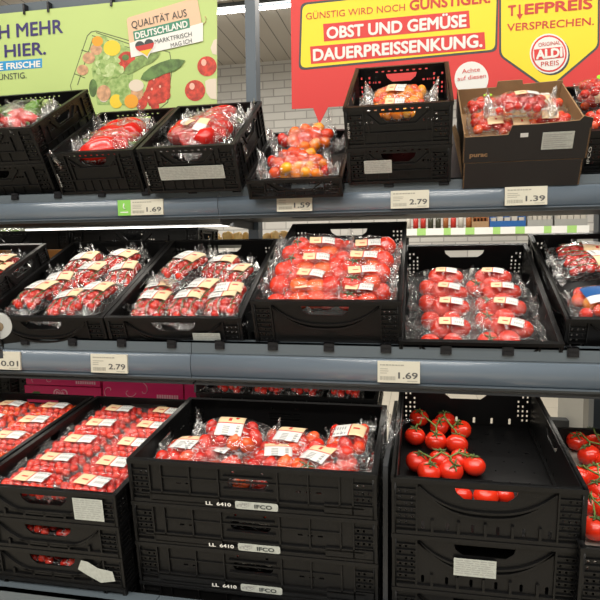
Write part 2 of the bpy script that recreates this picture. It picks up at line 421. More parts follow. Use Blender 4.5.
def label_mesh(lx, ly, lz, cu, cv, w, h, ang, style, seed=0):
    """printed label lying on the film; sections: cream | red | white with barcode"""
    bm = bmesh.new(); ca, sa = math.cos(R(ang)), math.sin(R(ang)); nx, ny = 24, 8; V = {}
    for i in range(nx+1):
        for k in range(ny+1):
            a = (i/nx-.5)*w; b = (k/ny-.5)*h; x = cu+a*ca-b*sa; y = cv+a*sa+b*ca
            u, v = max(-1, min(1, x/(lx/2))), max(-1, min(1, y/(ly/2)))
            z = lz*.34+lz*.66*prof(u, v)+.0035+.0012*math.sin(a*70+seed)
            V[i, k] = bm.verts.new((x, y, z))
    for i in range(nx):
        for k in range(ny):
            f = bm.faces.new((V[i, k], V[i+1, k], V[i+1, k+1], V[i, k+1])); t = (i+.5)/nx
            if style == 'split': mi = 1 if t < .46 else (2 if t < .52 else (3 if t > .60 and .2 < (k+.5)/ny < .55 and i % 2 else (3 if i > 13 and k == 6 and i % 3 else 0)))
            elif style == 'blue': mi = 4 if (k+.5)/ny > .42 else 0
            else: mi = 1 if t > .55 else 0
            if style == 'split' and mi == 1 and k in (3,) and 3 < i < 9: mi = 2
            f.material_index = mi; f.smooth = True
    r = bmesh.ops.extrude_face_region(bm, geom=bm.faces[:])
    for v in [g for g in r['geom'] if isinstance(g, bmesh.types.BMVert)]: v.co.z += .0004
    me = to_mesh(bm)
    for k in ('white', 'cream', 'lred', 'print', 'blue'): me.materials.append(M[k])
    return me
def tray_mesh(lx, ly, h):
    bm = bmesh.new()
    a = [(-lx/2+.010, -ly/2+.010, .002), (lx/2-.010, -ly/2+.010, .002), (lx/2-.010, ly/2-.010, .002), (-lx/2+.010, ly/2-.010, .002)]
    b = [(-lx/2+.003, -ly/2+.003, h), (lx/2-.003, -ly/2+.003, h), (lx/2-.003, ly/2-.003, h), (-lx/2+.003, ly/2-.003, h)]
    c = [(-lx/2-.002, -ly/2-.002, h+.001), (lx/2+.002, -ly/2-.002, h+.001), (lx/2+.002, ly/2+.002, h+.001), (-lx/2-.002, ly/2+.002, h+.001)]
    A, B, Cc = [[bm.verts.new(p) for p in q] for q in (a, b, c)]
    bm.faces.new(A[::-1])
    for P, Q in ((A, B), (B, Cc)):
        for k in range(4): bm.faces.new((P[k], P[(k+1) % 4], Q[(k+1) % 4], Q[k]))
    return to_mesh(bm)
def fruit(parent, me, m, r, loc, rot, name='tomato', calyx=None, cm=None):
    key = (me.name, m.name)
    if key not in FM:
        c = me.copy(); c.materials.clear(); c.materials.append(m); FM[key] = c
    o = bpy.data.objects.new(name, FM[key]); COL.objects.link(o); o.parent = parent
    o.matrix_local = Matrix.Translation(loc) @ rot.to_matrix().to_4x4() @ Matrix.Scale(r, 4)
    if calyx is not None:
        mesh_obj('calyx', calyx, cm or M['stem'], o)
    return o
FM = {}
from mathutils import Euler
def make_pack(kind, seed):
    rng = random.Random(seed*31+len(kind)); P = PACK[kind]; lx, ly, lz = P['size']
    root = empty('packed_' + P['noun'], Matrix.Identity(4))
    if P.get('tray'): mesh_obj('tray', tray_mesh(lx*.96, ly*.96, lz*.5), M['tray'], root)
    r = P['r']; step = r*P.get('step', 1.92)
    if P['shape'] in ('tomato', 'cherry', 'plum'):
        me = {'tomato': TOM, 'cherry': CHERRY, 'plum': PLUM}[P['shape']]
        nx = int((lx-.012)/step); ny = int((ly-.008)/(step*.9))
        for k in range(ny):
            for i in range(nx):
                x = (i-(nx-1)/2+(.25 if k % 2 else -.25))*step+rng.uniform(-.15, .15)*r; y = (k-(ny-1)/2)*step*.9+rng.uniform(-.15, .15)*r
                if abs(x) > lx/2-r*.6 or abs(y) > ly/2-r*.6: continue
                top = lz*.34+lz*.66*prof(x/(lx/2), y/(ly/2)); z = max(r, top-r*1.02+rng.uniform(-.25, .05)*r)
                e = Euler((rng.uniform(-1.2, 1.2), rng.uniform(-1.2, 1.2), rng.uniform(0, 6.3))) if P['shape'] != 'tomato' else Euler((rng.uniform(-.6, .6), rng.uniform(-.6, .6), rng.uniform(0, 6)))
                cal = CALYX[rng.randrange(3)] if P.get('calyx') and rng.random() < P['calyx'] else None
                mm = M[rng.choice(P['mats'])]
                fruit(root, me, mm, r*rng.uniform(.9, 1.06), (x, y, z), e, P.get('part', 'tomato'), cal, M['stemd'])
    else:
        me = PEPPER if P['shape'] == 'pepper' else POINTED
        n = P['n']
        for i in range(n):
            t = (i-(n-1)/2)/n; mm = M[rng.choice(P['mats'])]; L = P['len']
            if P['shape'] == 'pepper' and P.get('ball'):
                x = (i % 2-.5)*lx*.42; y = (i//2-(n//2-1)/2)*ly*.42; rot = Euler((rng.uniform(.6, 1.9), 0, rng.uniform(0, 6)))
                c = Vector((x, y, lz*.5))-rot.to_matrix() @ Vector((0, 0, L*.5))
            else:
                s = 1 if (i % 2) else -1
                rot = Euler((0, s*R(90)+rng.uniform(-.12, .12), rng.uniform(-.35, .35)))
                c = Vector((rng.uniform(-.012, .012), t*ly*.86, lz*(.46 if i % 2 else .56)))-rot.to_matrix() @ Vector((0, 0, L*.5))
            f = fruit(root, me, mm, L, c, rot, 'pepper')
            if P['shape'] == 'pepper': mesh_obj('stem', PSTEM, M['stem'], f)
    if P.get('vine'):
        bm = bmesh.new()
        for q in range(P['vine']):
            y = (q+.5)/P['vine']*ly*.8-ly*.4; pts = []
            for k in range(7): 
                x = (k/6-.5)*lx*.8; pts.append((x, y+rng.uniform(-.008, .008), min(lz*.97, lz*.34+lz*.66*prof(x/(lx/2), y/(ly/2))-.002+rng.uniform(-.002, .001))))
            tube(bm, pts, .0017, 5)
            for k in range(1, 6):
                a = Vector(pts[k]); tube(bm, [a, a+Vector((rng.uniform(-.012, .012), rng.choice((-1, 1))*.016, -.003))], .0013, 4)
        mesh_obj('vine', to_mesh(bm, smooth=True), M['stemd'], root)
    if P.get('base'):
        bm = bmesh.new(); box(bm, -lx*.44, lx*.44, -ly*.42, ly*.42, .002, .006); mesh_obj('card_base', to_mesh(bm), M['lred'], root)
    mesh_obj('film', film_mesh(lx, ly, lz, seed+3, P.get('amp', .003), P.get('fin', .02), P.get('flare', .01)), M[P.get('film', 'film')], root)
    for (cu, cv, w, h, a, st) in P['label']:
        mesh_obj('paper_label', label_mesh(lx, ly, lz, cu, cv, w, h, a+rng.uniform(-5, 5), st, seed), [], root)
    if P.get('dot'):
        bm = bmesh.new(); x, y = P['dot']; vs = [bm.verts.new((x+.013*math.cos(a*.5236), y+.013*math.sin(a*.5236), lz*.34+lz*.66*prof(x/(lx/2), y/(ly/2))+.004)) for a in range(12)]; bm.faces.new(vs)
        r_ = bmesh.ops.extrude_face_region(bm, geom=bm.faces[:])
        for v in [g for g in r_['geom'] if isinstance(g, bmesh.types.BMVert)]: v.co.z -= .0005
        s = mesh_obj('sticker', to_mesh(bm), M['lime'], root); s['label'] = 'round lime green sticker'
    return root
PACK = {
    'vine': dict(noun='vine_tomatoes', size=(.185, .122, .062), r=.0135, shape='cherry', mats=['tomd'], calyx=.35, vine=3, amp=.0045, fin=.026, flare=.02, film='film2', label=[(.028, 0, .085, .072, 90, 'split')]),
    'big': dict(noun='tomatoes', size=(.185, .135, .068), r=.030, shape='tomato', mats=['tom', 'tomo'], step=1.86, calyx=.12, tray=1, amp=.0055, fin=.024, flare=.016, label=[(.02, -.01, .075, .034, 0, 'split')]),
    'bigtray': dict(noun='tomatoes', size=(.175, .118, .066), r=.030, shape='tomato', mats=['tom'], step=1.86, calyx=.10, tray=1, amp=.0045, label=[(.015, .02, .066, .030, -5, 'split')]),
    'cherry': dict(noun='cherry_tomatoes', size=(.178, .112, .044), r=.0115, shape='cherry', mats=['tomd', 'tom'], tray=1, amp=.0022, fin=.014, label=[(.012, 0, .085, .046, 0, 'split')]),
    'orange': dict(noun='cherry_tomatoes', size=(.178, .112, .044), r=.0115, shape='cherry', mats=['tomo', 'tom'], tray=1, amp=.0022, fin=.014, label=[(.012, 0, .085, .046, 0, 'split')]),
    'plum': dict(noun='mixed_tomatoes', size=(.165, .12, .066), r=.0165, shape='plum', mats=['tomo', 'tomd', 'tomd'], calyx=.15, amp=.004, film='film2', label=[(-.005, .008, .072, .062, -90, 'split')]),
    'heavy': dict(noun='tomatoes', size=(.165, .12, .070), r=.029, shape='tomato', mats=['tom', 'tomo'], calyx=.3, amp=.004, film='film2', label=[(-.015, .0, .068, .060, -100, 'split')]),
    'rpepper': dict(noun='red_peppers', size=(.20, .155, .082), r=.03, shape='pepper', n=3, len=.125, mats=['pep'], amp=.006, fin=.03, flare=.02, film='film2', label=[]),
    'lpepper': dict(noun='red_peppers', size=(.21, .15, .085), r=.03, shape='pointed', n=5, len=.165, mats=['pep'], amp=.006, fin=.03, flare=.02, film='film2', label=[(-.02, -.035, .06, .032, 20, 'plain')]),
    'mix': dict(noun='snack_peppers', size=(.17, .13, .078), r=.02, shape='plum', mats=['mixed', 'yel', 'tomo', 'tomd'], part='snack_pepper', amp=.006, fin=.03, flare=.02, film='film2', label=[]),
    'yel': dict(noun='yellow_tomatoes', size=(.17, .11, .055), r=.014, shape='plum', mats=['yel', 'yel', 'tomo'], amp=.0035, fin=.026, flare=.01, film='film2', label=[(-.01, 0, .055, .05, 0, 'split')]),
    'green': dict(noun='mixed_peppers', size=(.18, .15, .085), r=.03, shape='pepper', n=4, ball=1, len=.085, mats=['pepg'], amp=.006, fin=.03, flare=.02, film='film2', label=[]),
    'redball': dict(noun='red_peppers', size=(.16, .14, .085), r=.03, shape='pepper', n=4, ball=1, len=.08, mats=['pep'], amp=.006, fin=.03, flare=.02, film='film2', label=[]),
    'punnet': dict(noun='cherry_tomatoes', size=(.125, .095, .055), r=.0135, shape='cherry', mats=['tomo', 'tom'], tray=1, amp=.002, fin=.006, label=[(0, 0, .075, .042, 90, 'split')]),
    'punnetdot': dict(noun='cherry_tomatoes', size=(.125, .095, .055), r=.0135, shape='cherry', mats=['tom', 'tomd'], tray=1, amp=.002, fin=.006, label=[], dot=(.0, .02)),
    'sack': dict(noun='tomatoes', size=(.19, .13, .080), r=.0165, shape='cherry', mats=['tomd'], amp=.006, fin=.03, flare=.02, film='film2', label=[(.02, .02, .085, .034, 10, 'split')]),
    'bluepack': dict(noun='cocktail_tomatoes', size=(.20, .14, .055), r=.018, shape='cherry', mats=['tomo', 'tom', 'yel'], calyx=.2, tray=1, amp=.0025, fin=.014, label=[(-.02, -.005, .105, .075, 0, 'blue')]),
}
NOUN = {}
PROTO = {}; USED = {}
def place(kind, crate, loc, rz, label, group, tx=0, ty=0, s=1.0, var=None, clamp=True):
    """put one pack into a crate; loc = crate coordinates of the pack's base centre"""
    v = (USED.get(kind, 0)) % 2 if var is None else var
    USED[kind] = USED.get(kind, 0)+1; key = (kind, v)
    if key not in PROTO:
        PROTO[key] = make_pack(kind, 1+v*4+len(PROTO)); o = PROTO[key]
        KIDS[o.name] = kids(o)
    else:
        o = copy_tree(PROTO[key])
    e = Euler((R(tx), R(ty), R(rz)), 'XYZ')
    mw = crate.mw if hasattr(crate, 'mw') else crate
    if clamp:
        lx, ly, lz = PACK[kind]['size']; fn = PACK[kind].get('fin', .02)*.75; ca, sa = abs(math.cos(R(rz))), abs(math.sin(R(rz)))
        hx, hy = (ca*(lx/2+fn)+sa*ly/2)*s+.013, (sa*(lx/2+fn)+ca*ly/2)*s+.013; loc = Vector(loc)
        loc.x = min(max(loc.x, hx), crate.w-hx) if 2*hx < crate.w else crate.w/2
        loc.y = min(max(loc.y, hy), crate.L-hy) if 2*hy < crate.L else crate.L/2
    o.matrix_world = mw @ Matrix.Translation(loc) @ e.to_matrix().to_4x4() @ Matrix.Scale(s, 4)
    tag(o, label, 'pepper pack' if 'pepper' in PACK[kind]['noun'] else 'tomato pack', group); return o
def place_px(kind, crate, px, py, ztop, *a, **k):
    """same, the pack's middle found from where its label shows on the plane of its top"""
    lz = PACK[kind]['size'][2]*k.get('s', 1); q = crate.uv(px, py, ztop); hx = PACK[kind]['size'][1]*.5
    q.z = ztop-lz
    return place(kind, crate, q, *a, **k)
# PART2
# ================================================================== SETTING
WY = 7.8
ZC = onY(250, 63, WY).z
def quad_obj(name, pts, m, kind='structure', th=0):
    bm = bmesh.new(); bm.faces.new([bm.verts.new(p) for p in pts]); o = mesh_obj(name, to_mesh(bm), m); tag(o, kind=kind); return o
def proc_tiles(name, c1, c2, mortar, sx, sy, msize, offset=0.0, rough=.5, rot=None):
    m = mat(name, c1, rough); N, L = nodes(m); b = N['Principled BSDF']
    g = N.new('ShaderNodeNewGeometry'); mp = N.new('ShaderNodeMapping'); br = N.new('ShaderNodeTexBrick')
    if rot: mp.inputs['Rotation'].default_value = rot
    br.inputs['Color1'].default_value = (*c1, 1); br.inputs['Color2'].default_value = (*c2, 1); br.inputs['Mortar'].default_value = (*mortar, 1)
    br.inputs['Scale'].default_value = 1; br.inputs['Brick Width'].default_value = sx; br.inputs['Row Height'].default_value = sy; br.inputs['Mortar Size'].default_value = msize; br.offset = offset
    L.new(g.outputs['Position'], mp.inputs['Vector']); L.new(mp.outputs['Vector'], br.inputs['Vector']); L.new(br.outputs['Color'], b.inputs['Base Color'])
    bp = N.new('ShaderNodeBump'); bp.inputs['Strength'].default_value = .4; bp.inputs['Distance'].default_value = .01; bp.invert = True
    L.new(br.outputs['Fac'], bp.inputs['Height']); L.new(bp.outputs['Normal'], b.inputs['Normal'])
    return m
brick = proc_tiles('whitewashed_brick', (.58, .565, .53), (.50, .485, .455), (.33, .32, .30), .30, .105, .008, .5, .6, (R(90), 0, 0))
tiles = proc_tiles('floor_tiles', (.50, .46, .38), (.47, .43, .355), (.30, .27, .22), .30, .60, .004, 0, .3)
slats = proc_tiles('ceiling_slats', (.46, .43, .39), (.44, .41, .37), (.15, .14, .13), .19, 40, .006, 0, .6)
quad_obj('wall_back', [(-9, WY, 0), (9, WY, 0), (9, WY, ZC), (-9, WY, ZC)], brick)
quad_obj('wall_left', [(-9, -6, 0), (-9, WY, 0), (-9, WY, ZC), (-9, -6, ZC)], brick)
quad_obj('floor', [(-9, -6, 0), (9, -6, 0), (9, WY, 0), (-9, WY, 0)], tiles)
quad_obj('ceiling', [(-9, -6, ZC), (-9, WY, ZC), (9, WY, ZC), (9, -6, ZC)], slats)
# ceiling lamps: long tube fittings
def area(name, loc, rot, sx, sy, power, col=(1, .95, .87)):
    l = bpy.data.lights.new(name, 'AREA'); l.shape = 'RECTANGLE'; l.size = sx; l.size_y = sy; l.energy = power; l.color = col
    o = bpy.data.objects.new(name, l); COL.objects.link(o); o.location = loc; o.rotation_euler = rot; return o
def tube_fitting(x0, x1, y, label):
    z = ZC-.07; bm = bmesh.new(); box(bm, x0, x1, y-.05, y+.05, z+.03, z+.07); o = mesh_obj('tube_lamp', to_mesh(bm), M['rail']); tag(o, label, 'ceiling lamp', 'tube lamps on the slatted ceiling')
    bm = bmesh.new(); tube(bm, [(x0+.02, y, z), (x1-.02, y, z)], .017, 8); mesh_obj('tube', to_mesh(bm), M['lamp'], o)
tx = onY(216, 9, 6.0).x
tube_fitting(-4.6, -2.7, 6.0, 'white tube lamp on the slatted ceiling, part hidden by the green banner')
tube_fitting(-2.6, -.9, 6.0, 'white tube lamp on the slatted ceiling between post and red sign')
for i, (yy, pw) in enumerate(((-3.4, 142), (-1.7, 168), (-.2, 142), (1.2, 52))):
    area('ceiling_row_light', (-.3, yy, ZC-.12), (0, 0, 0), 7.0, .22, pw)
area('ceiling_row_light', (-1, 5.2, ZC-.12), (0, 0, 0), 8.0, .2, 290)

# ================================================================== RACK
TY, TZ0, TZ1 = 1.778, 1.638, 1.728       # top price rail: front, bottom, top
MY, MZ0, MZ1 = 1.525, 1.167, 1.268
BY, BZ1 = 1.235, None
XL, XS, XR, XE = -1.88, -.63, .62, 1.87
p = onY(0, 589, 1.235); BZ1 = p.z
NBOT = .3845
rack = empty('produce_rack', Matrix.Translation((-.63, 2.2, 0)), 'blue-grey steel produce rack with three sloping shelves and price rails', 'shelf rack')
RI = Matrix.Translation((-.63, 2.2, 0)).inverted()
def rpart(name, bm, m, smooth=False): return mesh_obj(name, to_mesh(bm, smooth=smooth), m, rack, RI)
def price_rail(x0, x1, y, z0, z1, strip):
    bm = bmesh.new(); box(bm, x0+.001, x1-.001, y, y+.012, z1-strip, z1); box(bm, x0+.001, x1-.001, y, y+.05, z1-.004, z1)
    box(bm, x0, x1, y+.006, y+.016, z0-.012, z0)
    o = rpart('shelf_edge', bm, M['rail'])
    bm = bmesh.new(); n = 12; a = []
    zt, zb = z1-strip-.003, z0
    for k in range(n+1):
        t = k/n; z = zt+(zb-zt)*t; yy = y-.004-.009*math.sin(math.pi*t)**.8+.004*t
        a.append((yy, z))
    a += [(y+.012, zb), (y+.012, zt)]
    L_ = [bm.verts.new((x0+.001, *q)) for q in a]; R_ = [bm.verts.new((x1-.001, *q)) for q in a]
    for k in range(len(a)):
        f = bm.faces.new((L_[k], L_[(k+1) % len(a)], R_[(k+1) % len(a)], R_[k])); f.smooth = k < n
    bm.faces.new(L_); bm.faces.new(R_[::-1])
    rpart('price_channel', bm, M['railface'])
    bm = bmesh.new(); box(bm, x0+.001, x1-.001, y-.006, y+.004, zb-.004, zb); box(bm, x0+.001, x1-.001, y-.004, y+.004, zt-.001, zt+.002); rpart('channel_lip', bm, M['post'])
for x0, x1 in ((XL, XS), (XS, XR), (XR, XE)):
    price_rail(x0, x1, TY, TZ0, TZ1, .030)
    price_rail(x0, x1, MY, MZ0, MZ1, .034)
    price_rail(x0, x1, BY, BZ1-.10, BZ1, .034)
def slope_board(y0, n, tilt, L, pan_z, y_pan0):
    c, s = math.cos(R(tilt)), math.sin(R(tilt)); z0 = (n+y0*s)/c-.0004
    for x0, x1 in ((XL, XS), (XS, XR), (XR, XE)):
        bm = bmesh.new(); P_ = [(y0, z0), (y0+L*c, z0+L*s)]
        vs = [bm.verts.new((x, y+dy, z+dz)) for x in (x0+.004, x1-.004) for (y, z) in P_ for dy, dz in ((0, 0), (.005*s, -.005*c))]
        for f in ((0,1,3,2),(4,6,7,5),(0,4,5,1),(2,3,7,6),(0,2,6,4),(1,5,7,3)): bm.faces.new([vs[i] for i in f])
        rpart('sloping_shelf', bm, M['rack'])
        bm = bmesh.new(); box(bm, x0+.004, x1-.004, y_pan0+.013, 2.16, pan_z-.006, pan_z)
        rpart('shelf_pan', bm, M['rack'])
slope_board(1.80, .505, 32, .42, TZ0+.004, TY)
slope_board(1.545, .462, 23, .62, MZ0-.02, MY)
slope_board(1.255, NBOT, 8, .62, BZ1-.11, BY)
for x in (XL, XS, XR, XE):
    bm = bmesh.new(); box(bm, x-.020, x+.020, 2.17, 2.23, 0, 2.62); rpart('post', bm, M['post'])
    for (y0, z) in ((TY+.02, TZ0-.03), (MY+.02, MZ0-.05), (BY+.02, BZ1-.15)):
        bm = bmesh.new(); box(bm, x-.003, x+.003, y0, 2.17, z, z+.028); rpart('bracket', bm, M['rack'])
bm = bmesh.new(); box(bm, XL, XE, BY+.03, 2.15, .0, .10); box(bm, XL, XE, BY+.05, BY+.07, .10, BZ1-.12); rpart('plinth', bm, M['rack'])
bm = bmesh.new()
q0, q1 = onY(0, 8, 2.2), onY(120, 0, 2.2)
zb = (q0.z+q1.z)/2; box(bm, XL, XE, 2.185, 2.215, zb-.035, zb+.012); rpart('top_bar', bm, M['post'])
bm = bmesh.new(); box(bm, -.081, -.070, 1.31, 1.93, .44, 1.02); rpart('blackout_panel', bm, M['rack'])  # dark panel added to black out the bright gap between the two stacks
bm = bmesh.new(); box(bm, XL, -.64, 2.10, 2.115, .3, .80); box(bm, -.62, XR-.04, 2.10, 2.115, .3, .62); rpart('back_panel', bm, M['rack'])
# clips hooked over the shelf edges
cl = None
def clip(x, y, z):
    global cl
    if cl is None:
        bm = bmesh.new(); box(bm, -.014, .014, -.004, .0, -.020, .004); box(bm, -.014, .014, -.004, .022, .001, .004); box(bm, -.011, .011, -.007, -.004, -.019, -.010); box(bm, -.010, .010, -.006, -.004, -.006, .002)
        cl = to_mesh(bm); cl.materials.append(M['clip'])
    o = bpy.data.objects.new('clip', cl); COL.objects.link(o); o.parent = rack; o.matrix_local = RI @ Matrix.Translation((x, y, z))
for x in (15, 58, 102, 146, 193, 237, 287, 337, 389, 444, 501, 560): clip(onY(x, 188, TY).x, TY, TZ1)
for x in (25.7, 73, 122, 172, 220, 273, 329, 386, 446, 508, 573): clip(onY(x, 344, MY).x, MY, MZ1)
# light strip below the top shelf of the far side
a, b = onY(26, 229, 2.5), onY(250, 226.3, 2.5); z = (a.z+b.z)/2
strip = empty('light_strip', Matrix.Translation((a.x, 2.5, z)), 'thin glowing light strip behind the middle shelf', 'light strip')
bm = bmesh.new(); box(bm, 0, b.x-a.x, -.004, .004, -.003, .004); mesh_obj('tube', to_mesh(bm), M['led'], strip)
bm = bmesh.new(); box(bm, -.01, b.x-a.x+.01, -.03, .05, .007, .02); mesh_obj('housing', to_mesh(bm), M['rack'], strip)
for nm, y, z in (('shelf_light', TY+.12, TZ0-.02), ('shelf_light', MY+.12, MZ0-.04)):
    area(nm, (-.45, y, z), (R(12), 0, 0), 2.3, .03, 2.6, (1, .93, .82))

# ================================================================== PRICE TAGS
def price_tag(px0, px1, y, zc, h, txt, label, green=0, name='Tomaten'):
    xa, xb = onY(px0, 365 if y < 1.6 else 203, y).x, onY(px1, 365 if y < 1.6 else 203, y).x
    w = xb-xa; mw = Matrix.Translation((xa+w/2, y-.0165, zc)) @ Matrix.Rotation(R(90), 4, 'X')
    t = empty('price_tag', mw, label, 'price tag', 'electronic price tags on the shelf edges')
    bm = bmesh.new(); box(bm, -w/2, w/2, -h/2, h/2, -.006, 0); mesh_obj('tag_body', to_mesh(bm), M['tag'], t)
    g = .0
    if green:
        g = h*.92; bm = bmesh.new(); box(bm, -w/2-g, -w/2, -h/2, h/2, -.006, 0.0004); mesh_obj('offer_card', to_mesh(bm), M['green'], t)['label'] = 'green offer card beside the price'
        bm = bmesh.new(); c = -w/2-g/2
        tube(bm, [(c, h*.28, .001), (c-.003, h*.05, .001), (c+.003, -h*.1, .001)], .002, 5); box(bm, c-g*.3, c+g*.3, -h*.32, -h*.26, 0, .001); mesh_obj('printing', to_mesh(bm), M['bwhite'], t)
    I = Matrix.Translation
    mesh_obj('price', text_fit(txt, w*.46, h*.30, .012), M['tagtext'], t, I((w*.22, -h*.14, .0006)))
    bm = bmesh.new(); rng = random.Random(int(px0))
    x = -w*.44
    while x < w*.1: l = rng.uniform(.004, .009); box(bm, x, x+l, h*.30, h*.36, 0, .0005); x += l+.0015
    for k in range(3):
        box(bm, -w*.44, -w*.44+w*rng.uniform(.15, .3), h*(.13-k*.1), h*(.16-k*.1), 0, .0005)
    x = -w*.44
    while x < -w*.08: l = rng.uniform(.0008, .002); box(bm, x, x+l, -h*.38, -h*.20, 0, .0005); x += l+rng.uniform(.0008, .0016)
    box(bm, w*.2, w*.44, -h*.42, -h*.39, 0, .0005)
    mesh_obj('fine_print', to_mesh(bm), M['tagline'], t)
ZT, ZM = TZ0+.030, MZ0+.033
price_tag(133, 165, TY, ZT, .050, '1.69', 'price tag reading 1.69 with green card, on the top rail', green=1)
price_tag(278, 313, TY, ZT, .052, '1.59', 'price tag reading 1.59 on the top rail', )
price_tag(391, 429, TY, ZT, .052, '2.79', 'price tag reading 2.79 on the top rail under the tall crate stack')
price_tag(504, 546, TY, ZT, .052, '1.39', 'price tag reading 1.39 on the top rail under the cardboard boxes')
price_tag(-13, 24, MY, ZM, .054, '0.01', 'price tag reading 0.01 at the left end of the middle rail')
price_tag(94, 130, MY, ZM, .054, '2.79', 'price tag reading 2.79 on the middle rail')
price_tag(378, 420, MY, ZM, .056, '1.69', 'price tag reading 1.69 on the middle rail')

# ================================================================== BANNERS
SY = 2.165
class Sign:
    def __init__(s, name, label, cat, y=SY): s.y = y; s.o = empty(name, Matrix.Translation((0, y, 2.3)), label, cat); s.inv = Matrix.Translation((0, y, 2.3)).inverted(); s.n = 0
    def poly(s, name, pts, m, layer=1, th=.0004):
        y = s.y-layer*.0006; bm = bmesh.new(); f = bm.faces.new([bm.verts.new(onY(a, b, y)) for a, b in pts])
        r = bmesh.ops.extrude_face_region(bm, geom=bm.faces[:])
        for v in [g for g in r['geom'] if isinstance(g, bmesh.types.BMVert)]: v.co.y += th
        return mesh_obj(name, to_mesh(bm), m, s.o, s.inv)
    def ell(s, name, cx, cy, rx, ry, m, layer=1, rot=0, n=28):
        c, q = math.cos(R(rot)), math.sin(R(rot))
        return s.poly(name, [(cx+rx*math.cos(t)*c-ry*math.sin(t)*q, cy+rx*math.cos(t)*q+ry*math.sin(t)*c) for t in [2*math.pi*k/n for k in range(n)]], m, layer)
    def text(s, t, p0, p1, hpx, m, bold=.012, layer=3, name='lettering'):
        y = s.y-layer*.0006; a, b = onY(*p0, y), onY(*p1, y); mid = ((p0[0]+p1[0])/2, (p0[1]+p1[1])/2)
        h = onY(mid[0], mid[1]-hpx, y).z-onY(*mid, y).z; w = (b-a).length; me = text_fit(t, w, h, bold)
        for v in me.vertices: v.co.y += h/2
        ang = math.atan2(b.z-a.z, b.x-a.x)
        mw = s.inv @ Matrix.Translation((a+b)/2) @ Matrix.Rotation(-ang, 4, 'Y') @ Matrix.Rotation(R(90), 4, 'X')
        return mesh_obj(name, me, m, s.o, mw)
def rr_px(q, r):
    """rounded quad from four pixel corners (clockwise)"""
    out = []; n = len(q)
    for i in range(n):
        p, a, b = Vector(q[i]), Vector(q[i-1]), Vector(q[(i+1) % n]); u = (a-p).normalized()*r; v = (b-p).normalized()*r
        for k in range(5):
            t = k/4; out.append(tuple(p+u*(1-t)**2+v*t**2))
    return out
g = Sign('green_banner', 'light green banner printed with a vegetable basket and dark blue words', 'banner')
g.poly('banner_sheet', [(-110, 25), (217, -8), (217, 118), (-110, 118)], M['bgreen'], 0, .003)
for t, a, b, h, m_ in (('NOCH MEHR', (-41, 42.5), (63, 32.6), 14, 'navy'), ('HIER.', (4.5, 57.2), (46, 54), 13, 'navy'), ('GÜNSTIG.', (-7, 80.6), (26.5, 78), 6.3, 'bdark')):
    g.text(t, a, b, h, M[m_], .012 if h > 8 else 0)
g.poly('blue_bar', [(-60, 66), (42, 58.4), (42, 67.6), (-60, 76)], M['bblue'], 1)
g.text('ALLE FRISCHE', (-16.5, 71), (40.5, 66.6), 6.3, M['bwhite'], .02)
# origin mark
g.poly('peach_panel', rr_px([(126.5, 18), (197, -3), (203, 30), (130, 50)], 3), M['peach'], 6)
g.poly('white_panel', [(129.5, 43), (203, 22.5), (203, 41), (131, 57.5)], M['bwhite'], 7)
g.text('QUALITÄT AUS', (132, 28.5), (187, 16), 7.6, M['bdark'], .0, 9)
g.poly('teal_bar', [(133, 31.5), (189, 18), (190, 27.5), (134.3, 41)], M['teal'], 8)
g.text('DEUTSCHLAND', (135.5, 39), (188, 26.6), 6.6, M['bwhite'], .02, 10)
g.text('MARKTFRISCH', (155, 44), (192, 36), 4.8, M['bdark'], .0, 9)
g.text('MAG ICH', (171, 47.6), (192, 42.4), 4.5, M['bdark'], .0, 9)
def heart(cx, cy, s, rot, cut=None):
    pts = []
    for k in range(40):
        t = 2*math.pi*k/40; x = 16*math.sin(t)**3; y = -(13*math.cos(t)-5*math.cos(2*t)-2*math.cos(3*t)-math.cos(4*t)); 
        a = x*s/16; b = y*s/16; pts.append((cx+a*math.cos(rot)-b*math.sin(rot), cy+a*math.sin(rot)+b*math.cos(rot)))
    return pts
g.poly('heart_outline', heart(145, 47, 11.5, -.22), M['bwhite'], 9)
def clip_poly(pts, y0, y1, cx, cy, rot):
    c, s = math.cos(-rot), math.sin(-rot); loc = [((x-cx)*c-(y-cy)*s, (x-cx)*s+(y-cy)*c) for x, y in pts]
    for lim, sg in ((y0, 1), (y1, -1)):
        out = []
        for i in range(len(loc)):
            a, b = loc[i-1], loc[i]; ia, ib = sg*(a[1]-lim) >= 0, sg*(b[1]-lim) >= 0
            if ia != ib: t = (lim-a[1])/(b[1]-a[1]); out.append((a[0]+(b[0]-a[0])*t, lim))
            if ib: out.append(b)
        loc = out
    c, s = math.cos(rot), math.sin(rot); return [(cx+x*c-y*s, cy+x*s+y*c) for x, y in loc]
hp = heart(145, 47, 9.5, -.22)
g.poly('flag_band', hp, M['bdark'], 10)
for a, b, m_ in ((-2.4, 3.0, 'lred'), (3.0, 20, 'gold')):
    g.poly('flag_band', clip_poly(hp, a, b, 145, 47, -.22), M[m_], 11)
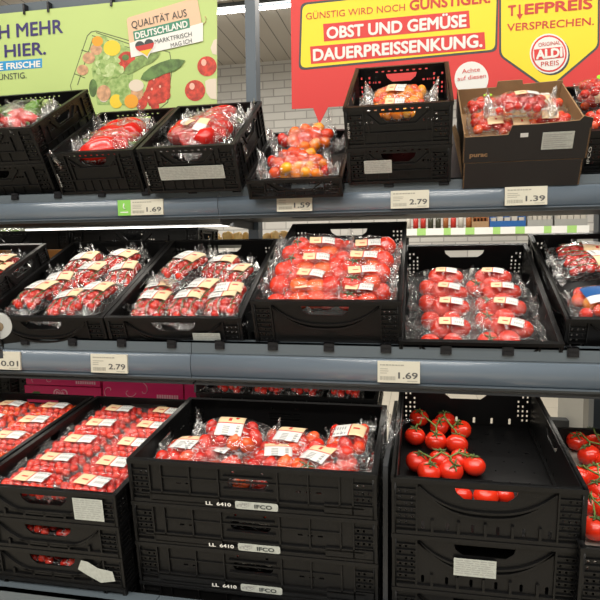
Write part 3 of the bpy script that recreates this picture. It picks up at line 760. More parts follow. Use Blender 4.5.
# printed basket
def pc(x, y): return (70+x/4, 20+y/4)
g.poly('printed_basket', [pc(0, 262), pc(68, 62), pc(84, 46), pc(104, 42), pc(400, 128), pc(410, 190), pc(392, 330), pc(330, 380), pc(30, 380)], M['p_wire'], 1)
g.poly('printed_basket', [pc(3, 262), pc(71, 65), pc(86, 50), pc(104, 46), pc(397, 131), pc(407, 190), pc(389, 328), pc(328, 377), pc(32, 377)], M['bgreen'], 1.6)
for q in (((30, 260), (92, 72)), ((104, 50), (250, 100)), ((88, 62), (240, 112)), ((18, 215), (60, 232)), ((45, 120), (78, 130))):
    a_, b_ = Vector(pc(*q[0])), Vector(pc(*q[1])); n_ = (b_-a_).normalized(); n_ = Vector((-n_.y, n_.x))*.45
    g.poly('printed_basket', [tuple(a_-n_), tuple(b_-n_), tuple(b_+n_), tuple(a_+n_)], M['p_wire'], 2)
g.poly('printed_vegetable', [pc(96, 95), pc(180, 80), pc(262, 130), pc(250, 240), pc(300, 260), pc(300, 340), pc(110, 340), pc(88, 210)], M['p_lett'], 2.3)
g.poly('printed_tomato', [pc(318, 232), pc(350, 215), pc(402, 205), pc(400, 300), pc(380, 330), pc(318, 345), pc(296, 300)], M['p_red'], 2.6)
rng = random.Random(4)
for x, y, r, m_ in ((110, 85, 22, 'p_gold'), (130, 80, 20, 'p_lett'), (168, 112, 34, 'p_yel'), (195, 105, 22, 'p_lett'), (105, 118, 24, 'p_on'), (75, 152, 25, 'p_on'), (50, 200, 23, 'p_on')):
    g.ell('printed_vegetable', *pc(x, y), r/4, r/4*.92, M[m_], 3+rng.random())
for k in range(22):
    a = k*2.4; rr = 10+k*2.2; x, y = 150+rr*math.cos(a), 192+rr*.9*math.sin(a)
    g.ell('printed_lettuce_leaf', *pc(x, y), 6.0-.10*k, 4.2-.08*k, M['p_lett' if k % 3 else 'p_pale'], 5.6-k*.05, rng.uniform(0, 180))
g.ell('printed_pepper', *pc(225, 165), 9, 10, M['p_red'], 4, 20); g.ell('printed_pepper', *pc(222, 150), 3.5, 3, M['p_veg'], 4.6)
def capsule(a, b, r0, m_, layer):
    a, b = Vector(pc(*a)), Vector(pc(*b)); d = (b-a).normalized(); nn = Vector((-d.y, d.x)); pts = []; mid = (a+b)/2+nn*-1.5
    top = [a+nn*r0*.7, (a*.75+b*.25)+nn*r0*1.0-nn*1, mid+nn*r0, (a*.2+b*.8)+nn*r0-nn*.6, b+nn*r0*.6, b+d*r0*.9]
    bot = [b-nn*r0*.6, (a*.2+b*.8)-nn*r0-nn*.6, mid-nn*r0, (a*.75+b*.25)-nn*r0-nn*1, a-nn*r0*.7, a-d*r0*.8]
    g.poly('printed_cucumber', [tuple(q) for q in top+bot], M[m_], layer)
capsule((228, 205), (345, 140), 5.2, 'p_veg2', 5); capsule((300, 228), (440, 170), 6.2, 'p_veg', 6)
g.ell('printed_cucumber', *pc(92, 272), 4, 9, M['p_veg'], 3)
for x, y in ((345, 245), (378, 236), (335, 285), (368, 275), (325, 320), (355, 315), (385, 265), (310, 300), (385, 300), (340, 345)): g.ell('printed_tomato', *pc(x, y), 4.2, 4.6, M['p_red'], 4+rng.random()); 
for x, y in ((340, 240), (332, 280), (365, 270), (320, 315)): g.ell('printed_highlight', *pc(x-5, y-4), 1, 1.3, M['p_hi'], 5.4)
for x, y, rx, ry, m_ in ((265, 262, 7.5, 6, 'p_mush'), (262, 252, 3.5, 3, 'bwhite'), (268, 290, 6, 8, 'p_on'), (135, 292, 7, 8, 'p_on'), (135, 305, 5, 6, 'p_mush'), (185, 325, 6.5, 7, 'p_yel'), (225, 310, 7, 8, 'p_lett'), (245, 325, 7, 7, 'p_gold'), (285, 330, 6, 7, 'p_red')):
    g.ell('printed_vegetable', *pc(x, y), rx, ry, M[m_], 4+rng.random()*1.2)
for x, y, r, m_ in ((548, 185, 10, 'p_red'), (500, 282, 10.5, 'p_red')): g.ell('printed_apple', *pc(x, y), r*.97, r, M[m_], 2)
for x, y in ((535, 170), (488, 265)): g.ell('printed_highlight', *pc(x, y), 2.6, 3.4, M['p_hi'], 3)
g.poly('printed_apple_half', [pc(540, 245), pc(556, 236), pc(586, 234), pc(587, 318), pc(562, 314), pc(545, 290)], M['p_mush'], 3)
g.poly('printed_apple_half', [pc(562, 112), pc(575, 80), pc(587, 76), pc(587, 140), pc(570, 135)], M['p_mush'], 3)
bm = bmesh.new(); tube(bm, [onY(*pc(500+45*math.cos(t), -2+28*math.sin(t)), SY-.003) for t in [k*.25 for k in range(-2, 15)]], .0012, 5); mesh_obj('printed_twig', to_mesh(bm), M['p_on'], g.o, g.inv)
for x in (24, 48, 111): 
    q = onY(x, 14-.095*x*1.0+1, SY-.004); bm = bmesh.new(); box(bm, q.x-.004, q.x+.004, SY-.006, SY+.03, q.z-.006, q.z+.035); mesh_obj('hanger', to_mesh(bm), M['clip'], g.o, g.inv)

s = Sign('red_price_sign', 'large red sign with yellow panels and price promise words', 'sign')
s.poly('sign_board', [(290.3, -30), (291.8, 109), (313, 108), (319.5, 124), (328, 107), (640, 88), (640, -60)], M['red'], 0, .004)
q = [(302.5, 5), (497, -16), (495, 49.5), (300.5, 68)]
s.poly('panel_outline', rr_px([(300.6, 3), (499, -18), (497, 51.5), (298.6, 70.3)], 6), M['bdark'], 1)
s.poly('yellow_panel', rr_px(q, 6), M['yellow'], 2)
s.text('GÜNSTIG WIRD NOCH', (306, 19.5), (405, 10.4), 7, M['redink'], .0, 4)
s.text('GÜNSTIGER.', (409.5, 10.2), (490.5, 2.2), 10.5, M['redink'], .02, 4)
s.poly('red_bar', [(323, 24), (469, 10.5), (470, 28), (324, 41.5)], M['red'], 3)
s.poly('red_bar', [(310, 46.5), (484.5, 32), (485.5, 49), (311, 64)], M['red'], 3)
s.text('OBST UND GEMÜSE', (326.5, 38.6), (466.5, 26.2), 12, M['bwhite'], .022, 5)
s.text('DAUERPREISSENKUNG.', (313, 60.8), (482.5, 46.4), 12.2, M['bwhite'], .022, 5)
s.poly('panel_outline', rr_px([(499, -30), (600, -40), (599.5, 47), (548, 91), (499.3, 56)], 5), M['bdark'], 1)
s.poly('yellow_panel', rr_px([(501, -30), (598, -40), (597.5, 46), (548, 88), (501.3, 55)], 5), M['yellow'], 2)
s.text('T', (508, 15.8), (516, 15), 10.5, M['redink'], .02, 4)
s.poly('arrow', [(518.6, 4.5), (520.6, 4.4), (520.8, 14), (523, 13.8), (519.9, 19.5), (516.6, 14.3), (518.8, 14.1)], M['redink'], 4)
s.text('EFPREIS', (524.5, 14.2), (592.5, 8.2), 10.5, M['redink'], .02, 4)
s.text('VERSPRECHEN.', (507, 31.2), (594, 24.6), 7.8, M['redink'], .006, 4)
s.ell('badge_shadow', 550.6, 55.2, 19.3, 20, M['bdark'], 3); s.ell('badge', 549, 53.6, 19.3, 20, M['bwhite'], 4)
s.ell('badge_ring', 549, 53.6, 17.8, 18.5, M['red'], 5); s.ell('badge_face', 549, 53.6, 16.2, 16.8, M['bwhite'], 6)
s.poly('badge_bar', [(534, 49.5), (563, 46.5), (564, 57.5), (534.6, 60.5)], M['red'], 7)
s.text('ALDI', (536, 59), (562.5, 56.2), 9, M['bwhite'], .03, 9); s.text('ORIGINAL', (538.5, 46.8), (560.5, 44.2), 4, M['redink'], .0, 8); s.text('PREIS', (541, 66.6), (559, 64.8), 5, M['redink'], .0, 8)
s.ell('round_note', 471.5, 79, 17, 17.5, M['bwhite'], 3)
s.text('Achte', (462, 73.6), (480, 71.2), 4.6, M['red'], .0, 5); s.text('auf diesen', (457.5, 81), (486, 77.6), 4.6, M['red'], .0, 5)
for xx in (330, 560):
    q = onY(xx, -6, SY); bm = bmesh.new(); box(bm, q.x-.006, q.x+.006, SY+.004, SY+.03, q.z-.08, zb+.012 if q.z < zb else q.z); mesh_obj('hanger', to_mesh(bm), M['post'], s.o, s.inv)
# PART3
# ================================================================== CRATES
T32, T23, T8 = 32, 23, 8
def stack_below(c, n, dz, labels, style, group=None, heights=None):
    out = []; off = 0
    for k in range(n):
        h = heights[k] if heights else dz; off += h
        out.append(Crate(c.below(off), c.w, c.L, h-.0008, style, labels[k], group)); 
    return out
GT, GM, GB = 'produce crates on the top shelf', 'produce crates on the middle shelf', 'produce crates stacked on the bottom shelf'
# --- top shelf
def top_crate(px, py, d, w, L, h, label, yaw=0): return Crate(crate_matrix(px, py, d, h, T32, yaw), w, L, h, 'small', label, GT)
LT = top_crate(-76, 134, 1.93, .40, .40, .12, 'black crate of green and red peppers at the left end of the top shelf')
stack_below(LT, 1, .12, ['black crate under the crate of green and red peppers'], 'small', GT)
EE = top_crate(46.5, 154, 1.87, .30, .40, .145, 'black crate of bagged red peppers, below the printed basket')
FF = top_crate(136, 149, 1.77, .31, .40, .150, 'black crate of long red peppers with a torn paper slip on its front', 1)
GG = top_crate(246, 181, 1.75, .29, .40, .062, 'low black crate of mixed snack peppers on the top shelf')
HH = top_crate(343, 108, 1.615, .298, .40, .118, 'tall black crate with yellow tomatoes showing through its handle')
H2 = stack_below(HH, 1, .115, ['black crate under the one with yellow tomatoes'], 'small', GT)[0]
II = Crate(crate_matrix(587, 131, 1.60, .125, T32), .30, .40, .125, 'small', 'black crate at the right end of the top shelf, holding cherry tomato punnets', GT, floor_z=.02)
FF.sticker(.055, .265, .045, .088, kind='paper', name='paper_slip', label='creased pale paper slip')
H2.sticker(.05, .13, .035, .075, kind='paper', name='paper_slip')
for c in (EE, FF, HH): c.letters('IFCO 4314', .0085, .0145, .03, .075, M['bwhite'], 0, rot=90)
II.letters('IFCO', .012, .020, .03, .08, M['bwhite'], 0, rot=90)
# --- middle shelf
def mid_crate(px, py, d, w, L, h, label, yaw=0, fz=0): return Crate(crate_matrix(px, py, d, h, T23, yaw), w, L, h, 'smile', label, GM, floor_z=fz)
BB = mid_crate(104, 317.5, 1.655, .40, .60, .165, 'black crate of vine tomato packs with a white sticker beside its handle, middle shelf', 3.0, .022)
AA = Crate(BB.mw @ Matrix.Translation((-.406, 0, 0)), .40, .60, .165, 'smile', 'black crate of small vine tomato packs, above the 2.79 tag of the middle rail', GM, floor_z=.022)
CC = mid_crate(250, 301, 1.555, .40, .60, .232, 'black crate of large tomato packs standing tallest on the middle shelf', 0, .095)
DD = Crate(crate_matrix(399, 341, 1.505, .128, 25.5), .40, .60, .128, 'smile', 'deep-set black crate of tray tomatoes, above the shelf edge right of the 1.69 tag', GM)
I2 = mid_crate(567, 319, 1.46, .40, .60, .170, 'black crate of blue-labelled tomatoes at the right end of the middle shelf', 0, .07)
LL = mid_crate(-118, 280, 1.86, .40, .30, .22, 'small black crate at the left end of the middle shelf', 3, .11)
BB.sticker(.255, .335, .082, .117, kind='paper')
# --- bottom shelf
def bot(px, py, d, w, L, h, style, label): return Crate(crate_matrix(px, py, d, h, T8), w, L, h, style, label, GB)
S3 = bot(126.5, 459, 1.40, .60, .40, .1105, 'ribbed', 'wide black crate of loose mixed tomato packs, topmost of the middle stack')
S3b = stack_below(S3, 3, .111, ['second wide black crate of the middle stack, with the upper white code', 'third wide black crate of the middle stack', 'lowest wide black crate of the middle stack'], 'ribbed', GB, heights=[.111, .111, .1175])
for c in [S3]+S3b:
    c.letters('LL  6410', .195, .258, .0065, .0155, M['bwhite'], .02)
    st = c.sticker(.268, .372, .002, .0215, kind='round')
    c.letters('IFCO', .315, .358, .0065, .0165, M['bdark'], .02, parent=None)
S4 = bot(391.5, 477.5, 1.27, .40, .60, .1355, 'smile', 'black crate holding two loose trusses of vine tomatoes')
S4b = stack_below(S4, 2, .136, ['black crate directly under the open vine tomato crate, with a white label', 'lowest black crate of the vine tomato stack'], 'smile', GB, heights=[.136, .177])
S4b[0].sticker(.135, .225, .045, .088, kind='paper', label='white printed paper label')
S2 = bot(-30, 484, 1.465, .40, .60, .0845, 'smile', 'low black crate packed with cherry tomato trays, topmost beside the wide stack')
S2b = stack_below(S2, 3, .085, ['second low black crate of the cherry tomato stack', 'third low black crate of the cherry tomato stack, with a torn sticker', 'lowest black crate of the cherry tomato stack'], 'smile', GB, heights=[.085, .085, .1185])
S2.sticker(.285, .365, .012, .070, kind='paper', label='large creased white paper sticker')
S2b[1].sticker(.275, .375, .010, .068, kind='torn', name='torn_sticker', label='torn white sticker')
S1 = Crate(S2.mw @ Matrix.Translation((-.412, 0, 0)), .40, .60, .0845, 'smile', 'low black crate of orange-red cherry tomato trays at the left edge', GB)
S5 = bot(581, 548, 1.19, .40, .60, .1355, 'smile', 'black crate of loose vine tomatoes at the right edge of the bottom shelf')
stack_below(S5, 1, .136, ['tall black crate at the right edge, under the loose vine tomatoes'], 'smile', GB, heights=[.197])
RB = Crate(crate_matrix(196, 393, 1.93, .10, T8), .60, .30, .10, 'ribbed', 'black crate of green-topped packs behind the wide crate stack', 'crates behind the bottom row')
bs = tag(mesh_obj('support_frame', (lambda bm: (box(bm, RB.o.matrix_world.translation.x, RB.o.matrix_world.translation.x+.6, RB.o.matrix_world.translation.y+.04, RB.o.matrix_world.translation.y+.27, .6, RB.o.matrix_world.translation.z), to_mesh(bm))[1])(bmesh.new()), M['rack']), 'dark steel support box behind the bottom crates', 'support')

# --- cardboard boxes
def carton(mw, w, L, h, label, tab=True, parent_cat='cardboard box', outer='kraftd', group=None, fronth=None):
    o = empty('cardboard_box', mw, label, parent_cat, group); th = .004; m2 = [M[outer], M['kraft']]
    def wall(bm, a, b, hh, inner):
        # a,b: 2D base points, inner: 2D offset to the inside
        pr = hh; vs = []
        for (x, y) in (a, b):
            for off in (0, 1): vs.append((x+inner[0]*off, y+inner[1]*off))
        lo = [bm.verts.new((x, y, 0)) for x, y in vs]; hi = []
        n = len(pr)
        # profile along the wall: list of (t, height)
        cols_o, cols_i = [], []
        for t, z in pr:
            x = a[0]+(b[0]-a[0])*t; y = a[1]+(b[1]-a[1])*t
            cols_o.append((bm.verts.new((x, y, 0)), bm.verts.new((x, y, z)))); cols_i.append((bm.verts.new((x+inner[0], y+inner[1], 0)), bm.verts.new((x+inner[0], y+inner[1], z))))
        for v in lo: bm.verts.remove(v)
        for k in range(n-1):
            f = bm.faces.new((cols_o[k][0], cols_o[k+1][0], cols_o[k+1][1], cols_o[k][1])); f.material_index = 0
            f = bm.faces.new((cols_i[k][0], cols_i[k][1], cols_i[k+1][1], cols_i[k+1][0])); f.material_index = 1
            f = bm.faces.new((cols_o[k][1], cols_o[k+1][1], cols_i[k+1][1], cols_i[k][1])); f.material_index = 1
        for c_o, c_i in ((cols_o[0], cols_i[0]), (cols_o[-1], cols_i[-1])): bm.faces.new((c_o[0], c_o[1], c_i[1], c_i[0])).material_index = 1
    flat = [(0, h), (1, h)]
    fr = fronth or flat
    for nm, a, b, pr, inn in (('front_wall', (0, 0), (w, 0), fr, (0, th)), ('rear_wall', (0, L), (w, L), [(0, h*1.0), (.38, h*1.0), (.39, h*1.22), (.62, h*1.22), (.63, h*1.05), (1, h*1.1)] if tab else flat, (0, -th)), ('side_wall', (0, 0), (0, L), flat, (th, 0)), ('side_wall', (w, 0), (w, L), flat, (-th, 0))):
        bm = bmesh.new(); wall(bm, a, b, pr, inn); me = bpy.data.meshes.new('wall'); bm.to_mesh(me); bm.free(); me.materials.append(m2[0]); me.materials.append(m2[1]); mesh_obj(nm, me, [], o)
    bm = bmesh.new(); box(bm, .001, w-.001, .001, L-.001, 0, .004); mesh_obj('base', to_mesh(bm), M['kraft'], o)
    return o
KW, KH = .325, .085
kmw = crate_matrix(464, 134, 1.595, KH, T32)
class Fake: pass
def as_box(mw, w, L, h): 
    f = Fake(); f.mw, f.w, f.L, f.h = mw, w, L, h; f.uv = lambda px, py, z: Crate.uv(f, px, py, z); return f
fr = [(0, KH*.88), (.36, KH*.90), (.385, KH*1.20), (.60, KH*1.20), (.90, KH*1.25), (.93, KH*1.38), (1, KH*1.30)]
ko = carton(kmw, KW, .40, KH, 'dark printed cardboard box full of cherry tomato punnets, upper of two', fronth=fr)
k2 = carton(kmw @ Matrix.Translation((.003, 0, -KH*.92)), KW-.01, .40, KH*.9, 'dark cardboard box underneath the one full of punnets', tab=False)
KB = as_box(kmw, KW, .40, KH)
bm = bmesh.new(); box(bm, .205, .285, -.0012, -.0002, .030, .078); kl = mesh_obj('printed_label', to_mesh(bm), M['sticker'], ko); kl['label'] = 'silver-grey printed label'
bm = bmesh.new()
for k in range(7): box(bm, .209, .209+.07*(1-.3*((k*7) % 3)/2), -.0016, -.0012, .036+k*.0058, .0375+k*.0058)
mesh_obj('printing', to_mesh(bm), M['print'], kl)
bm = bmesh.new(); box(bm, .148, .168, -.0012, -.0002, .068, .079); mesh_obj('small_sticker', to_mesh(bm), M['white'], ko)
me = text_fit('purac', .048, .013, .02); mesh_obj('lettering', me, M['kraft'], ko, Matrix.Translation((.042, -.001, .024)) @ Matrix.Rotation(R(90), 4, 'X'))
# leaning tan flap left of the boxes
bm = bmesh.new()
f = onY(462, 178, 1.80), onY(452, 128, 1.86), onY(455, 124, 1.88), onY(464, 150, 1.86), onY(466, 178, 1.80)
vs = [bm.verts.new(q) for q in f]; bm.faces.new(vs); r = bmesh.ops.extrude_face_region(bm, geom=bm.faces[:])
for v in [x for x in r['geom'] if isinstance(x, bmesh.types.BMVert)]: v.co.y += .004
tag(mesh_obj('cardboard_sheet', to_mesh(bm), M['kraft']), 'narrow tan cardboard sheet leaning beside the dark boxes', 'cardboard')
# orange-brown carton behind the left middle crates
ob = carton(crate_matrix(-48, 272, 2.26, .10, T23, 3), .40, .22, .10, 'orange-brown cardboard box behind the small left crate', tab=False, outer='orangeboard')
for ch in ob.children: ch.data.materials.clear(); ch.data.materials.append(M['orangeboard']); ch.data.materials.append(M['orangeboard'])
OB = as_box(ob.matrix_world.copy(), .40, .22, .10)

# ================================================================== PACKS
def pos(q): return Vector(q)
g1 = 'bagged peppers on the top shelf'
place('green', LT, (.30, .17, .065), 20, 'bag of green and red peppers at the far left', g1, ty=-5)
place('redball', LT, (.335, .06, .065), -25, 'bag of shiny red peppers beside the green ones at far left', g1)
place('green', LT, (.13, .12, .04), 70, 'bag of mixed peppers at the left picture edge', g1)
place('rpepper', EE, (.135, .235, .065), -20, 'bag of large red peppers lying at the rear of its crate', g1, tx=-4, s=1.12)
place('rpepper', EE, (.115, .085, .068), 8, 'crumpled bag of red peppers at the front, below the printed basket', g1, s=1.12)
place('rpepper', EE, (.235, .21, .075), 62, 'slim bag of red peppers leaning on the right side of its crate', g1, ty=-8, s=1.0)
place('lpepper', FF, (.10, .13, .078), 58, 'bag of long red peppers with a white label, left in its crate', g1, ty=-4, s=1.12)
place('lpepper', FF, (.235, .12, .075), -60, 'bag of red peppers with a curled white label, right of the long ones', g1, s=1.1)
place('rpepper', FF, (.17, .31, .075), 5, 'bag of red peppers at the back of the crate with the paper slip', g1)
place('mix', GG, (.095, .115, .020), 12, 'bag of red and orange snack peppers, front left in the low crate', 'bags of snack peppers in the low crate', tx=8)
place('mix', GG, (.20, .10, .012), -10, 'bag of snack peppers in the front middle of the low crate', 'bags of snack peppers in the low crate', tx=8, s=.9)
place('mix', GG, (.235, .23, .055), 30, 'bag of red and yellow snack peppers at the right rear of the low crate', 'bags of snack peppers in the low crate', tx=20)
place('yel', HH, (.15, .065, .050), 2, 'bag of yellow and orange tomatoes behind the handle of the tall crate', 'bags in the tall crate', tx=4)
place('yel', HH, (.15, .18, .055), -6, 'bag of yellow and orange tomatoes lying mid-depth in the tall crate', 'bags in the tall crate', tx=4)
place('yel', HH, (.15, .27, .03), 0, 'bag of yellow and orange tomatoes at the rear of the tall crate', 'bags in the tall crate')
gk = 'punnets in the dark cardboard box'
for (px, py, kd, lab, rz, zt) in ((486, 98, 'punnetdot', 'cherry tomato punnet with a round lime sticker, rear left in the box', 4, .108),
        (485, 111, 'punnet', 'cherry tomato punnet, second from front on the left side of the box', -3, .106), (486, 126, 'punnet', 'cherry tomato punnet in the front left corner of the box', 3, .106),
        (521, 122, 'punnet', 'half hidden cherry tomato punnet at the front middle of the box', 0, .098), (551, 114, 'punnet', 'bright red cherry tomato punnet at the front right of the box', -6, .112), (548, 96, 'punnet', 'cherry tomato punnet in the rear right of the box', 0, .088)):
    q = KB.uv(px, py, zt); place(kd, KB, (min(max(q.x, .05), KW-.055), q.y, zt-.055), rz, lab, gk)
q = KB.uv(522, 97, .16); place('sack', KB, (q.x, q.y, .104), -6, 'large crumpled bag of cherry tomatoes lying on top of the punnets', gk, tx=8, s=.74)
for (q, kd, lab) in (((.075, .11, .085), 'punnet', 'cherry tomato punnet at the front of the right end crate'), ((.075, .24, .135), 'punnetdot', 'cherry tomato punnet with lime sticker, top of the right end crate'), ((.20, .12, .07), 'punnet', 'cherry tomato punnet at the right edge of the picture, top shelf'), ((.10, .31, .075), 'punnet', 'cherry tomato punnet at the rear of the right end crate')):
    place(kd, II, q, 0, lab, 'punnets in the right end crate', tx=14)
# middle shelf
gA = 'vine tomato packs in the left middle crate'
ROWA = [(21.7, 287.6, 80, 'front left'), (57, 306, 95, 'front middle, lying lowest'), (93, 289, 84, 'front right'), (57, 279, 100, 'centre'), (89, 268, 84, 'right of the centre'), (82, 258, 88, 'rear left'), (118, 255, 78, 'rear right'), (125, 268, 96, 'middle of the right side')]
zt = [.205, .20, .21, .198, .205, .215, .212, .20]
for (px, py, rz, lab), z in zip(ROWA, zt):
    place_px('vine', AA, px, py, z-.033, rz, 'vine tomato pack in the left middle crate, '+lab, gA, ty=random.uniform(-4, 4), tx=random.uniform(-4, 4))
ROWB = [(143, 308, 92, 'front left'), (178, 310, 88, 'front middle'), (222, 308, 95, 'front right'), (158, 286, 90, 'second row left'), (200, 286, 80, 'second row middle'), (226, 290, 92, 'second row right'), (184, 258, 68, 'rear left, propped highest'), (220, 261, 84, 'rear middle'), (243, 270, 80, 'rear right')]
zt = [.196, .20, .20, .192, .205, .20, .245, .215, .205]
for (px, py, rz, lab), z in zip(ROWB, zt):
    place_px('vine', BB, px, py, z-.033, rz, 'vine tomato pack in the second middle crate, '+lab, 'vine tomato packs in the second middle crate', ty=random.uniform(-4, 4), tx=random.uniform(-5, 5))
gC = 'large tomato packs in the tallest middle crate'
for (px, py, rz, z, lab, tx) in ((288, 290, 2, .232, 'front left', -3), (362, 288, -3, .236, 'front right', 0), (300, 270, -2, .262, 'left, second from the front', 6), (362, 267, 2, .268, 'right, second from the front', 6), (306, 254, 3, .285, 'left, third from the front', 4), (364, 252, -2, .285, 'right, third from the front', 6), (306, 238, 4, .30, 'rear left, standing highest', 8), (366, 240, 0, .28, 'rear right', 6)):
    place_px('big', CC, px, py, z, rz*2.5, 'large tomato pack in the tallest middle crate, '+lab, gC, tx=tx+random.uniform(-5, 5), ty=random.uniform(-5, 5))
gD = 'tray tomato packs in the deep-set crate'
for (px, py, rz, z, lab, tx) in ((436, 322, 4, .115, 'front left', 18), (506, 322, -4, .112, 'front right', 18), (446, 302, 2, .10, 'left, second from the front', 14), (504, 302, -2, .10, 'right, second from the front', 14), (444, 287, -2, .105, 'left, third from the front', 12), (498, 287, 2, .105, 'right, third from the front', 12), (438, 272, 3, .11, 'rear left', 10), (488, 272, -1, .11, 'rear right', 10)):
    place_px('bigtray', DD, px, py, z, rz*1.8, 'tray of red tomatoes in the deep-set crate, '+lab, gD, tx=tx)
gI = 'tomato packs in the right end middle crate'
q = I2.uv(592, 291, .19); place('bluepack', I2, (q.x+.02, q.y, .135), 8, 'cocktail tomato pack with a blue and white label', gI, tx=4)
place('vine', I2, (.15, .38, .12), 10, 'dark film pack behind the blue-labelled tomatoes', gI, tx=8)
place('vine', I2, (.16, .51, .10), -6, 'film pack at the rear of the right end middle crate', gI)
for (q, lab) in (((.30, .08, .14), 'pack at the front of the small left crate'), ((.28, .2, .15), 'pack at the rear of the small left crate')):
    place('vine', LL, q, 90, 'vine tomato '+lab, 'packs in the small left crate')
place('mix', OB, (.20, .12, .02), 10, 'bag with an orange pepper inside the orange-brown box', 'bags in the orange-brown box')
# bottom shelf
g2 = 'cherry tomato trays in the low crate'
L2 = [(119, 414.5), (160, 415), (98, 429.5), (148.5, 431.5), (80, 443.5), (137, 447), (53, 460), (121, 466), (25, 480), (106, 486)]
ROWN = ['rear', 'fourth row', 'middle row', 'second row', 'front row']
for i in range(10):
    r_, c_ = 4-i//2, i % 2
    place('cherry', S2, (.10+.197*c_+random.uniform(-.003, .003), .062+.117*r_, .030), random.uniform(-3, 3), 'cherry tomato tray in the low crate by the wide stack, %s, %s' % (ROWN[i//2], ('left column', 'right column')[c_]), g2, tx=random.uniform(-2, 3))
for i in range(8):
    r_, c_ = 4-i//2, i % 2
    place('orange', S1, (.10+.197*c_+random.uniform(-.003, .003), .062+.117*r_, .030), random.uniform(-3, 3), 'orange-red cherry tomato tray in the crate at the left edge, %s, %s' % (ROWN[i//2], ('left column', 'right column')[c_]), 'orange-red cherry tomato trays at the left edge', tx=random.uniform(-2, 3))
g3 = 'loose tomato packs in the wide crate'
for (px, py, kd, rz, z, lab, tx, ty) in ((177, 443, 'plum', -8, .115, 'left, with a cream and white label', 0, -6), (232, 423, 'plum', 6, .150, 'rear left, propped on others', 16, 4), (222, 455, 'heavy', -12, .105, 'front, left of the centre', -4, 0),
        (292, 434, 'plum', -4, .118, 'centre, showing orange and red fruit', 4, 0), (275, 456, 'plum', 14, .104, 'front middle', 0, 5), (325, 455, 'heavy', -10, .105, 'front right, with big orange tomatoes', 0, 0), (356, 432, 'plum', -88, .125, 'right, upright with green stalks', 6, 0)):
    place_px(kd, S3, px, py, z, rz, 'tomato pack in the wide crate, '+lab, g3, tx=tx, ty=ty, s=1.1)
place('heavy', S3, (.30, .07, .012), 0, 'tomato pack behind the handle of the topmost wide crate', g3, s=.8)
for i, x in enumerate((.08, .21, .34, .47)):
    place('vine', RB, (x+.02, .12, .058), 90 if i % 2 else 80, ['leftmost', 'second', 'third', 'rightmost'][i]+' dark pack in the crate behind the wide stack', 'packs in the crate behind')
# fruit seen through the handles of the lower crates
for k, c in enumerate(S2b):
    nm = ['second', 'third', 'lowest'][k]
    for x, sd in ((.11, 'left'), (.29, 'right')): place('cherry', c, (x, .07, .012), 0, 'cherry tomato tray inside the %s low crate, %s half' % (nm, sd), 'cherry tomato trays inside the stacked low crates')
for k, c in enumerate(S3b):
    place('plum', c, (.30, .08, .03), 0, 'tomato pack seen through the handle of the %s wide crate' % ['second', 'third', 'lowest'][k], 'packs inside the stacked wide crates')
# vine tomatoes
def truss(name, crate, pts, label, rr=.031, h0=.006, group='loose trusses of vine tomatoes', path=None):
    c0 = crate.uv(*pts[len(pts)//2][:2], h0); base = Matrix.Translation(crate.mw @ Vector((c0.x, c0.y, h0)))
    o = empty(name, base, label, 'vine tomatoes', group); inv = base.inverted() @ crate.mw; locs = []
    rng = random.Random(len(pts)+int(pts[0][0]))
    for p_ in pts:
        px, py = p_[0], p_[1]; lift = p_[2] if len(p_) > 2 else 0; rad = rr*(p_[3] if len(p_) > 3 else 1)*rng.uniform(.97, 1.03)
        q = crate.uv(px, py, h0+rad*.86+lift); locs.append((q, rad))
        rot = Euler((rng.uniform(-.7, .3), rng.uniform(-.5, .5), rng.uniform(0, 6)))
        f_ = fruit(o, TOM, M['tom'], rad, (0, 0, 0), rot, 'tomato', CALYX[rng.randrange(3)], M['stem'])
        f_.matrix_local = inv @ Matrix.Translation(q) @ rot.to_matrix().to_4x4() @ Matrix.Scale(rad, 4)
    if path is None: path = list(range(len(pts)))
    c = [sum((l[0] for l in locs), Vector())/len(locs)]
    xs = sorted(locs, key=lambda l: l[0].x); line = [Vector((l[0].x*.8+c[0].x*.2, l[0].y*.5+c[0].y*.5, l[0].z+l[1]*.92)) for l in xs]
    bm = bmesh.new(); tube(bm, [inv @ v for v in line], .0028, 6)
    for l, v in zip(xs, line):
        e = l[0]+Vector((0, 0, l[1]*.85)); tube(bm, [inv @ v, inv @ ((v+e)/2+Vector((0, 0, .006))), inv @ e], .0022, 6)
    mesh_obj('stalk', to_mesh(bm, smooth=True), M['stem'], o)
truss('vine_tomato_truss', S4, [(419, 418, .004), (415, 436), (436, 441), (439, 427, .010, .9), (445, 421, .004), (461, 430), (457, 444)], 'rear truss of seven vine tomatoes lying in the open crate', path=None)
truss('vine_tomato_truss', S4, [(417, 462), (429, 472), (440, 460, .004), (451, 470, .002), (461, 459, .008, .9), (474, 466)], 'front truss of vine tomatoes lying near the crate handle')
truss('vine_tomato_truss', S4, [(462, 495, .022, .8), (486, 496, .022, .9), (504, 495, .022, .75)], 'three vine tomatoes seen through the crate handle')
bm = bmesh.new(); n = 24
G_ = [[bm.verts.new((.01+.38*i/n, .01+.58*k/n, .070+.006*noise.noise(Vector((i*.35, k*.35, 0)))+.003*noise.noise(Vector((i*1.3, k*1.3, 4))))) for k in range(n+1)] for i in range(n+1)]
for i in range(n):
    for k in range(n): bm.faces.new((G_[i][k], G_[i+1][k], G_[i+1][k+1], G_[i][k+1]))
po = mesh_obj('paper_liner', to_mesh(bm, smooth=True), M['paper'], None); po.matrix_world = S5.mw; tag(po, 'grey crinkled paper liner under the loose tomatoes at the right edge', 'paper')
truss('vine_tomato_truss', S5, [(577, 441), (592, 437), (606, 445), (589, 455), (607, 461)], 'rearmost truss of loose vine tomatoes at the right edge', h0=.076)
